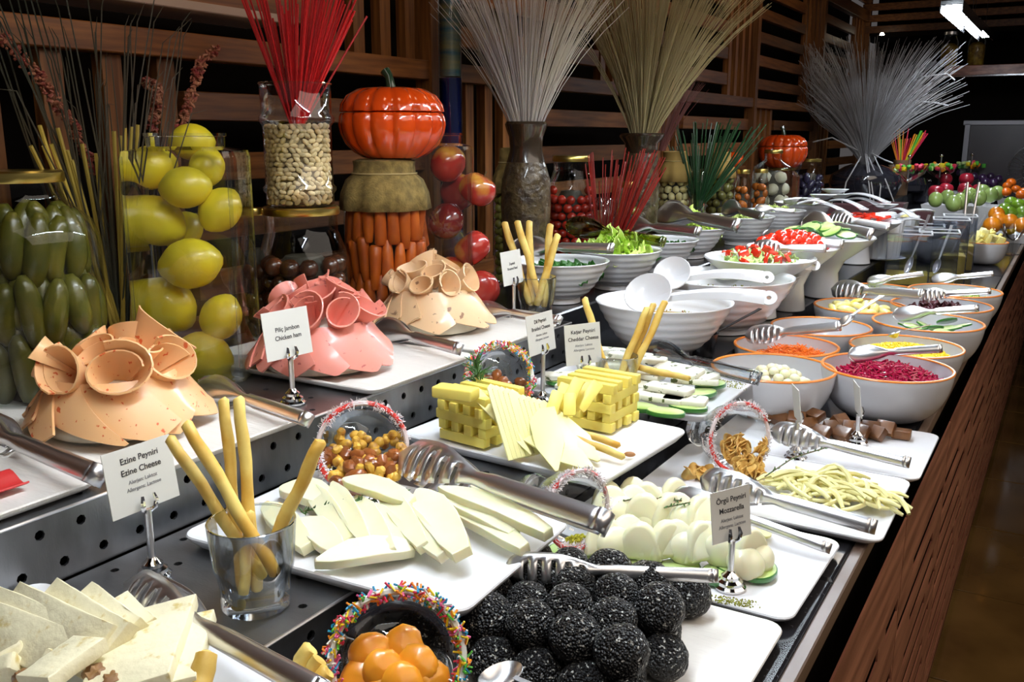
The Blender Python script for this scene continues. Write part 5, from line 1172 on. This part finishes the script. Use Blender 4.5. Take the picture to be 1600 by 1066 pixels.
tongs('spoon', at(1180, 325, 1.21), at(1240, 330, 1.20), 'steel tongs with a golden reflection on the farther cabbage bowl', roll=62, width=1.3)
tongs('spoon', at(1225, 315, 1.20), at(1272, 318, 1.20), 'steel tongs on the farthest back bowl', roll=62, width=1.2)

# ============================================================ MIDDLE STEP BOWLS WITH WHITE LADLES
ZM = .981
MB_ = ((-.785, 1.995, .315, 'large white ridged bowl with a white ladle behind the herbed cheese', 'spice'), (-.755, 2.335, .355, 'second large white bowl with a white ladle', 'herb'), (-.775, 2.655, .27, 'third large white bowl with a white ladle', 'herb'))
DRYM = M('dry_spice_mix', (.40, .16, .05), .8, var=(80, (.30, .30, .05)))
for x, y, D, lb, f in MB_:
    bowlobj(x, y, ZM, D, .40, lb)
    if f:
        g = G(); g.add(lathe([(D * .32, -.01), (D * .36, 0), (.001, .006)], 20))
        for k in range(160):
            q = math.sqrt(rnd()); a = U(0, 6.3); g.add(ell(.003, .002, .002, 5, 3), LR((D * .36 * q * cos(a), D * .36 * q * sin(a), .004), rrot()))
        o = stuffobj('spice_mix', g, DRYM if f == 'spice' else PIST, 'coarse dry %s mix in the %s' % (f, lb), 'spice'); o.location = (x, y, ZM + D * .4 - .045)
ladle(at(975, 455, 1.145), at(1200, 466, 1.145), 'nearest white ladle lying across the large ridged bowl', w=.05, roll=50)
ladle(at(1020, 425, 1.15), at(1197, 434, 1.145), 'second white ladle lying across the second ridged bowl', w=.048, roll=50)
ladle(at(1110, 415, 1.13), at(1270, 415, 1.135), 'third white ladle with a round handle hole', w=.045, roll=50)

# ============================================================ SALAD DISHES (middle step, farther)
ZP = ZM
def dish(x, y, z, D, lb, foot=.08, sx=1.0):
    t = thing('footed_dish', lb, 'dish', (x, y, z)); r = D / 2
    obj('dish_body', bend(lathe([(r * .34, 0), (r * .36, .003), (r * .30, foot * .5), (r * .42, foot * .75), (r * .9, foot * 1.1), (r, foot * 1.22), (r * .985, foot * 1.24), (r * .88, foot * 1.14), (r * .4, foot * .95), (.002, foot * .93)], 44, cap1=False), lambda p: Vector((p.x * sx, p.y, p.z))), WHITE, t, smooth=50); return t
dd = {}
for key, px, py, w, x, zt, lb in (('s1', 1187, 402, 172, -.80, 1.150, 'white oval dish of cucumber and tomato salad'), ('s2', 1238, 386, 140, -.86, 1.165, 'white bowl of small red cherry tomatoes'), ('s3', 1290, 370, 150, -.82, 1.17, 'white dish of sliced cucumber'), ('s4', 1340, 345, 130, -.82, 1.15, 'white dish of sliced tomatoes')):
    P = at(px, py, zt); D = w / ppm(P); dd[key] = (P.x, P.y, D, zt); dish(P.x, P.y, ZM, D, lb, (zt - ZM) / 1.22)
tb = mesh('cherry_tomato', ell(.016, .016, .0155, 16, 12), TOMATO, 80)
x, y, D, z = dd['s1']
leaves(leafmesh('salad_chunk_leaf', CUKE, .022, 1.2, 5), x, y, z - .008, D * .36, 30, .018, 'green cucumber piece in the mixed salad dish', 'cucumber in the mixed salad', 'cucumber_piece')
TP = mesh('tomato_chunk', slab(rrect(.03, .022, .006, 3), .012, .004), TOMATO)
heap(x, y, z - .002, D * .34, 20, .02, lambda a, b, c, k: tag(obj('tomato_chunk', TP, mw=LR((a, b, c), rrot())), 'red tomato chunk in the mixed salad dish', 'tomato', 'tomato in the mixed salad'))
x, y, D, z = dd['s2']
heap(x, y, z + .004, D * .38, 34, .03, lambda a, b, c, k: tag(obj('cherry_tomato', tb, mw=LR((a, b, c), rrot(), 1.15)), 'shiny red cherry tomato heaped in the white bowl', 'tomato', 'cherry tomatoes in the bowl'))
x, y, D, z = dd['s3']
for k in range(20):
    a = k * 2.4; q = D * .36 * math.sqrt((k + .5) / 20); t = cuke(0, 0, 1, .027, .026, 0, 'pale green cucumber slice in the cucumber dish', 'cucumber slices in the dish', .005); t.matrix_basis = LR((x + q * cos(a), y + q * sin(a), z + .012 + .02 * (1 - k / 20)), (U(-.5, .5), U(-.5, .5), 0), 1.15)
x, y, D, z = dd['s4']
tsl = mesh('tomato_slice', slab([(.03 * cos(2 * pi * k / 20), .028 * sin(2 * pi * k / 20)) for k in range(20)], .007, .002), TOMATO)
heap(x, y, z + .004, D * .36, 18, .015, lambda a, b, c, k: tag(obj('tomato_slice', tsl, mw=LR((a, b, c), (U(-.4, .4), U(-.4, .4), U(0, 6)))), 'red tomato slice in the far white dish', 'tomato', 'tomato slices in the dish'))
tongs('slot', at(1175, 388, 1.17), at(1288, 388, 1.18), 'slotted tongs resting on the mixed salad', roll=62, width=1.25)
tongs('spoon', at(1190, 370, 1.19), at(1314, 382, 1.18), 'dark spoon tongs over the cherry tomatoes', roll=62, width=1.2)
tongs('spoon', at(1255, 345, 1.21), at(1360, 366, 1.19), 'dark spoon tongs over the sliced cucumber', roll=62, width=1.5)
tongs('slot', at(1295, 340, 1.20), at(1388, 355, 1.18), 'slotted dark tongs over the sliced tomatoes', roll=62, width=1.5)
# ribbed white ramekins and the group of white ladles
for k, (px, py, w, h) in enumerate(((1375, 405, 62, 62), (1400, 392, 60, 55))):
    P = at(px, py, ZM); D = w / ppm(P); t = thing('ribbed_white_pot', ('nearer' if k == 0 else 'farther') + ' ribbed white pot on a saucer beside the acrylic boxes', 'pot', P)
    H_ = h / ppm(P); obj('pot_body', lathe([(D * .42, .008), (D * .44, .012), (D * .5, H_), (D * .47, H_), (D * .40, .02), (.001, .018)], 72, lambda a, r, z: 1 + .02 * cos(24 * a), cap1=False), WHITE, t, smooth=30)
    obj('saucer', lathe([(D * .3, 0), (D * .58, .008), (D * .60, .011), (D * .3, .007), (.001, .006)], 36), WHITE, t)
for k, (hx, hy, ex, ey, z) in enumerate(((1225, 308, 1300, 322, 1.20), (1248, 305, 1325, 335, 1.19), (1275, 300, 1350, 327, 1.20), (1290, 292, 1385, 316, 1.21), (1375, 315, 1430, 340, 1.16), (1355, 338, 1455, 330, 1.14), (1350, 350, 1440, 345, 1.12), (1300, 300, 1375, 322, 1.19))):
    ladle(at(hx, hy, z + .03), at(ex, ey, z), 'slim white ladle in the crossed group beyond the tomato dish', group='crossed white ladles', w=.05)
ATR = M('purple_brown_dish', (.11, .05, .055), .35)
for k, (px, py, w, h, m, lb) in enumerate(((1262, 330, 70, 22, ATR, 'purple brown box dish of lemon quarters under the white ladles'), (1330, 325, 60, 26, ATR, 'dark box dish holding white ladles'), (1378, 322, 70, 22, ATR, 'box dish of dark olives'), (1425, 335, 60, 18, ATR, 'low dish of black olives near the ladles'), (1400, 345, 60, 22, ATR, 'reddish dish with a lemon quarter behind the acrylic boxes'))):
    P = at(px, py, 1.10); w_ = w / ppm(P); t = thing('box_dish', lb, 'dish', (P.x, P.y, ZM))
    hh = 1.12 - ZM; obj('dish_wall', rings([[(a * w_ * s, b * w_ * .7 * s, z) for a, b in ((-.5, -.5), (.5, -.5), (.5, .5), (-.5, .5))] for s, z in ((.8, 0), (1, hh), (.94, hh), (.8, hh * .5))]), m, t, smooth=0)
    o2 = mesh('black_olive', ell(.013, .011, .011, 10, 8), M('black_olive', (.008, .008, .02), .12, coat=1))
    for q in range(26 if k in (2, 3) else 0): tag(obj('black_olive', o2, loc=(P.x + U(-.35, .35) * w_, P.y + U(-.3, .3) * w_ * .7, ZM + hh * .5 + .012 + U(0, .02))), 'shiny black olive in the ' + lb, 'olive', 'olives in the ' + lb)
for px, py in ((1285, 322), (1418, 338)):
    tag(obj('lemon_quarter', LW, mw=LR(at(px, py, 1.13), (.3, .3, U(0, 6)), 1.5)), 'lemon quarter by the white ladles, ' + ('left' if px < 1300 else 'right') + ' one', 'lemon')

# ============================================================ ACRYLIC BOXES WITH SPOONS, FRUIT BEYOND
SAUCE = M('yellow_sauce', (.80, .58, .04), .4)
ACR = glassmat('acrylic', (.86, .88, .92), .14, .8)
for k, (px, py, w, h, lb) in enumerate(((1415, 442, 62, 78, 'nearest clear acrylic box with yellow dressing'), (1460, 440, 56, 78, 'clear acrylic box beside the nearest one'), (1435, 425, 60, 72, 'clear acrylic box in the second row'), (1478, 428, 50, 85, 'clear acrylic box right of the second row'), (1492, 420, 46, 82, 'rear clear acrylic box with orange dressing'))):
    P = at(px, py, ZG); w_ = w / ppm(P); H_ = h / ppm(P) * 1.0; t = thing('acrylic_box', lb, 'box', P, R(8))
    for a, s in (((0, -.5), (1, .02)), ((0, .5), (1, .02)), ((-.5, 0), (.02, 1)), ((.5, 0), (.02, 1))):
        obj('side', box(max(s[0] * w_, .004), max(s[1] * w_, .004), H_, (a[0] * w_, a[1] * w_, H_ / 2)), ACR, t, smooth=0)
        obj('polished_edge', box(max(s[0] * w_, .006), max(s[1] * w_, .006), .005, (a[0] * w_, a[1] * w_, H_ + .002)), M('frosted_edge', (.55, .57, .60), .3), t, smooth=0)
    obj('dressing', box(w_ * .95, w_ * .95, H_ * (.18, .12, .3, .35, .45)[k], (0, 0, H_ * (.09, .06, .15, .175, .225)[k] + .004)), SAUCE, t, smooth=0)
    top = A((1452, 1487, 1478, 1515, 1540)[k], (336, 352, 350, 340, 336)[k], dep(P) + .02); bot = P + Vector((0, 0, .03))
    spoon(bot, top, 'steel spoon standing in the ' + lb, w=.014)
for px, py in ((1512, 305), (1530, 305)): 
    P = at(px - 8, 352, 1.05); tag(obj('metal_rod', tube([A(px - (6 if px < 1520 else 12), 350, dep(P)), A(px, py - 20, dep(P))], .006, 8), STEEL), ('left' if px < 1520 else 'right') + ' dark steel handle standing before the pears', 'utensil')
def tray(P, w, d_, h, lb, m=WHITE, name='white_fruit_box', rot=0):
    t = thing(name, lb, 'tray', P, R(rot))
    obj('tray_wall', rings([[(a * w * s, b * d_ * s, z) for a, b in ((-.5, -.5), (.5, -.5), (.5, .5), (-.5, .5))] for s, z in ((.78, 0), (1, h), (.97, h), (.80, h * .4))]), m, t, smooth=0)
    return t
def fr(name, rgb, r, sh=(1, 1, 1), rough=.3, cut=0, coat=.4): return mesh(name, ell(r * sh[0], r * sh[1], r * sh[2], 18, 12, lambda p: 1 - cut * max(0, abs(p.z) - .75) / .25), M(name + '_skin', rgb, rough, coat=coat, rv=.15, var=(6, tuple(c * .7 for c in rgb))), 80)
FR_ = {'red_apple': fr('red_apple', (.38, .012, .03), .045, cut=.15), 'green_pear': fr('green_pear', (.34, .48, .13), .042, (1, 1, 1.1)), 'plum': fr('plum', (.035, .012, .05), .030), 'orange_fruit': fr('orange_fruit', (.85, .27, .01), .042), 'clementine': fr('clementine', (.85, .16, .005), .032, (1, 1, .85)), 'green_mandarin': fr('green_mandarin', (.20, .38, .02), .040, (1, 1, .85)), 'yellow_fruit': fr('yellow_fruit', (.80, .52, .01), .036)}
def pile(kind, pts, z, lb, grp):
    for x, y, dz in pts: tag(obj(kind, FR_[kind], mw=LR(at(x, y, z + dz), (U(-.3, .3), U(-.3, .3), U(0, 6)), U(.95, 1.08))), lb, kind.split('_')[-1] if kind != 'orange_fruit' else 'orange', grp)
P = at(1500, 352, 1.0); P.z = ZG
def tr(px, py, w, h, dr, lb, zb=ZG, rot=0):
    P = at(px, py, zb); s = ppm(P); return tray(P, w / s, dr, h / s, lb, rot=rot)
tr(1500, 362, 110, 42, .26, 'white box of green pears with red apples behind', rot=-3)
pile('green_pear', [(1462, 312, 0), (1480, 308, .01), (1500, 315, 0), (1515, 305, .02), (1530, 310, .01), (1548, 305, .01), (1490, 318, .0), (1535, 300, .02), (1558, 302, 0)], 1.12, 'pale green pear in the white box', 'green pears')
tr(1500, 330, 100, 30, .25, 'white box of dark red apples behind the pears', rot=-3)
pile('red_apple', [(1478, 296, .0), (1478, 280, .03), (1508, 296, .02), (1510, 280, .05), (1530, 298, 0), (1462, 300, 0)], 1.14, 'dark red apple behind the pears', 'dark red apples')
tr(1545, 320, 60, 26, .25, 'white box of plums')
pile('plum', [(1510, 272, .02), (1522, 276, .02), (1535, 278, .02), (1548, 276, .02), (1560, 280, .01), (1540, 285, .0), (1552, 286, 0), (1500, 270, .03), (1565, 272, .02), (1530, 268, .03)], 1.16, 'dark purple plum in its white box', 'plums')
tr(1590, 335, 60, 26, .25, 'white box of clementines at the right edge')
pile('clementine', [(1574, 290, .02), (1572, 300, .0), (1588, 296, .01), (1600, 300, 0), (1580, 285, .04), (1596, 304, 0)], 1.13, 'bright orange clementine at the right edge', 'clementines')
tr(1585, 352, 60, 14, .2, 'low white tray of green mandarins')
pile('green_mandarin', [(1570, 326, .0), (1580, 316, .03), (1592, 320, .02), (1578, 332, 0), (1598, 332, 0), (1565, 332, 0)], 1.06, 'green mandarin on the low tray', 'green mandarins')
tr(1582, 378, 66, 14, .2, 'low tray of oranges at the right edge')
pile('orange_fruit', [(1560, 345, .03), (1578, 346, .03), (1550, 352, .02), (1598, 352, .02), (1557, 335, .06)], 1.01, 'ripe orange on the low tray at the right edge', 'oranges')
pile('yellow_fruit', [(1577, 356, .0), (1545, 358, 0)], .99, 'yellow citrus in front of the oranges', 'yellow citrus')
P = at(1535, 412, ZG); bowlobj(P.x, P.y, ZG, .20, .5, 'white bowl of pineapple pieces beyond the acrylic boxes', 'round')
heap(P.x, P.y, ZG + .10, .07, 16, .04, lambda a, b, c, k: tag(obj('pineapple_piece', slab(rrect(.05, .03, .004, 2), .014, .003), M('pineapple', (.85, .70, .12), .4, var=(30, (.85, .78, .35)), rv=.08), mw=LR((a, b, c), rrot())), 'yellow pineapple piece in the white bowl', 'pineapple', 'pineapple pieces'))
# footed glass bowls of chopped fruit with steel finials, coloured straws, dark chafing dishes
for k, (px, py, w, lb) in enumerate(((1420, 258, 60, 'nearest footed glass bowl of chopped fruit'), (1470, 256, 52, 'middle footed glass bowl of chopped fruit'), (1518, 254, 46, 'farthest footed glass bowl of chopped fruit'))):
    P = onx(px, py, -1.0 + .1 * k); P = at(px, py, 1.28); r = w / ppm(P) / 2; t = thing('footed_glass_bowl', lb, 'bowl', (P.x, P.y, ZU if P.x < -1.03 else ZM)); h = P.z - t.location.z
    obj('glass_bowl', lathe([(r * .5, 0), (r * .5, .004), (.01, .012), (.008, h - r * .9), (r * .3, h - r * .8), (r * .8, h - r * .45), (r, h)], 32, cap1=False), GLASS2, t, smooth=60)
    obj('finial_rod', tube([(0, .0, h - r * .8), (0, 0, h + .05)], .005, 6), STEEL, t); obj('finial_knob', ell(.014, .014, .012, 12, 8), CHROME, t, loc=(0, 0, h + .06))
    for q in range(26):
        a = q * 2.4; rr = r * .75 * math.sqrt((q + .5) / 26); c = random.choice([SPR[1], SPR[2], SPR[3], SPR[0], CUKE])
        tag(obj('chopped_fruit', mesh('f', slab(rrect(.032, .026, .006, 2), .022, .005), c), mw=LR((P.x + rr * cos(a), P.y + rr * sin(a), P.z - r * .30 + U(0, .03)), rrot())), 'colourful chopped fruit piece in the ' + lb, 'fruit', 'fruit in the ' + lb)
P = onx(1412, 300, -1.3); P = Vector((-1.3, min(P.y, 7.0), ZU)); 
P = A(1410, 250, 6.6)
t = thing('straw_cup', 'cup of red, orange and green straws behind the glass bowls', 'cup', (P.x, P.y, P.z - .01)); t.location.z = ZU
hh = P.z - ZU; obj('cup_wall', lathe([(.05, 0), (.06, hh)], 24, cap1=False), M('brown_cup', (.22, .12, .06), .5), t)
for k in range(26):
    c = SPR[(0, 2, 3, 0, 2, 1)[k % 6]]; a = U(0, 6.28); tag(obj('drinking_straw', tube([(P.x + .02 * cos(a), P.y + .02 * sin(a), P.z - .05), (P.x + .12 * cos(a) + .03, P.y + .1 * sin(a), P.z + U(.14, .22))], .004, 6), c), 'coloured straw fanning out of the cup behind the glass bowls', 'straw', 'coloured straws')
for px, py, w, lb in ((1400, 300, 90, 'dark steel chafing dish left of the glass bowls'), (1448, 318, 60, 'small dark covered dish before the glass bowls')):
    P = at(px, py, ZU if px < 1420 else ZM); D = w / ppm(P); t = thing('covered_dish', lb, 'dish', P)
    obj('dish_base', lathe([(D * .42, 0), (D * .5, .02), (D * .5, .06)], 32), POT, t); obj('dome_lid', lathe([(D * .5, .062), (D * .45, .11), (D * .25, .145), (.01, .155)], 32), POT, t); obj('handle', ell(.02, .02, .015, 10, 8), CHROME, t, loc=(0, 0, .17))
for px, py in ((1548, 405), (1580, 398)):
    P = at(px, py, ZG); t = thing('footed_glass', 'footed glass at the counter edge, ' + ('nearer' if px < 1560 else 'farther') + ' one', 'glass', P)
    obj('glass_bowl', lathe([(.035, 0), (.036, .003), (.005, .008), (.004, .07), (.03, .085), (.05, .12), (.055, .15)], 28, cap1=False), GLASS2, t, smooth=60)
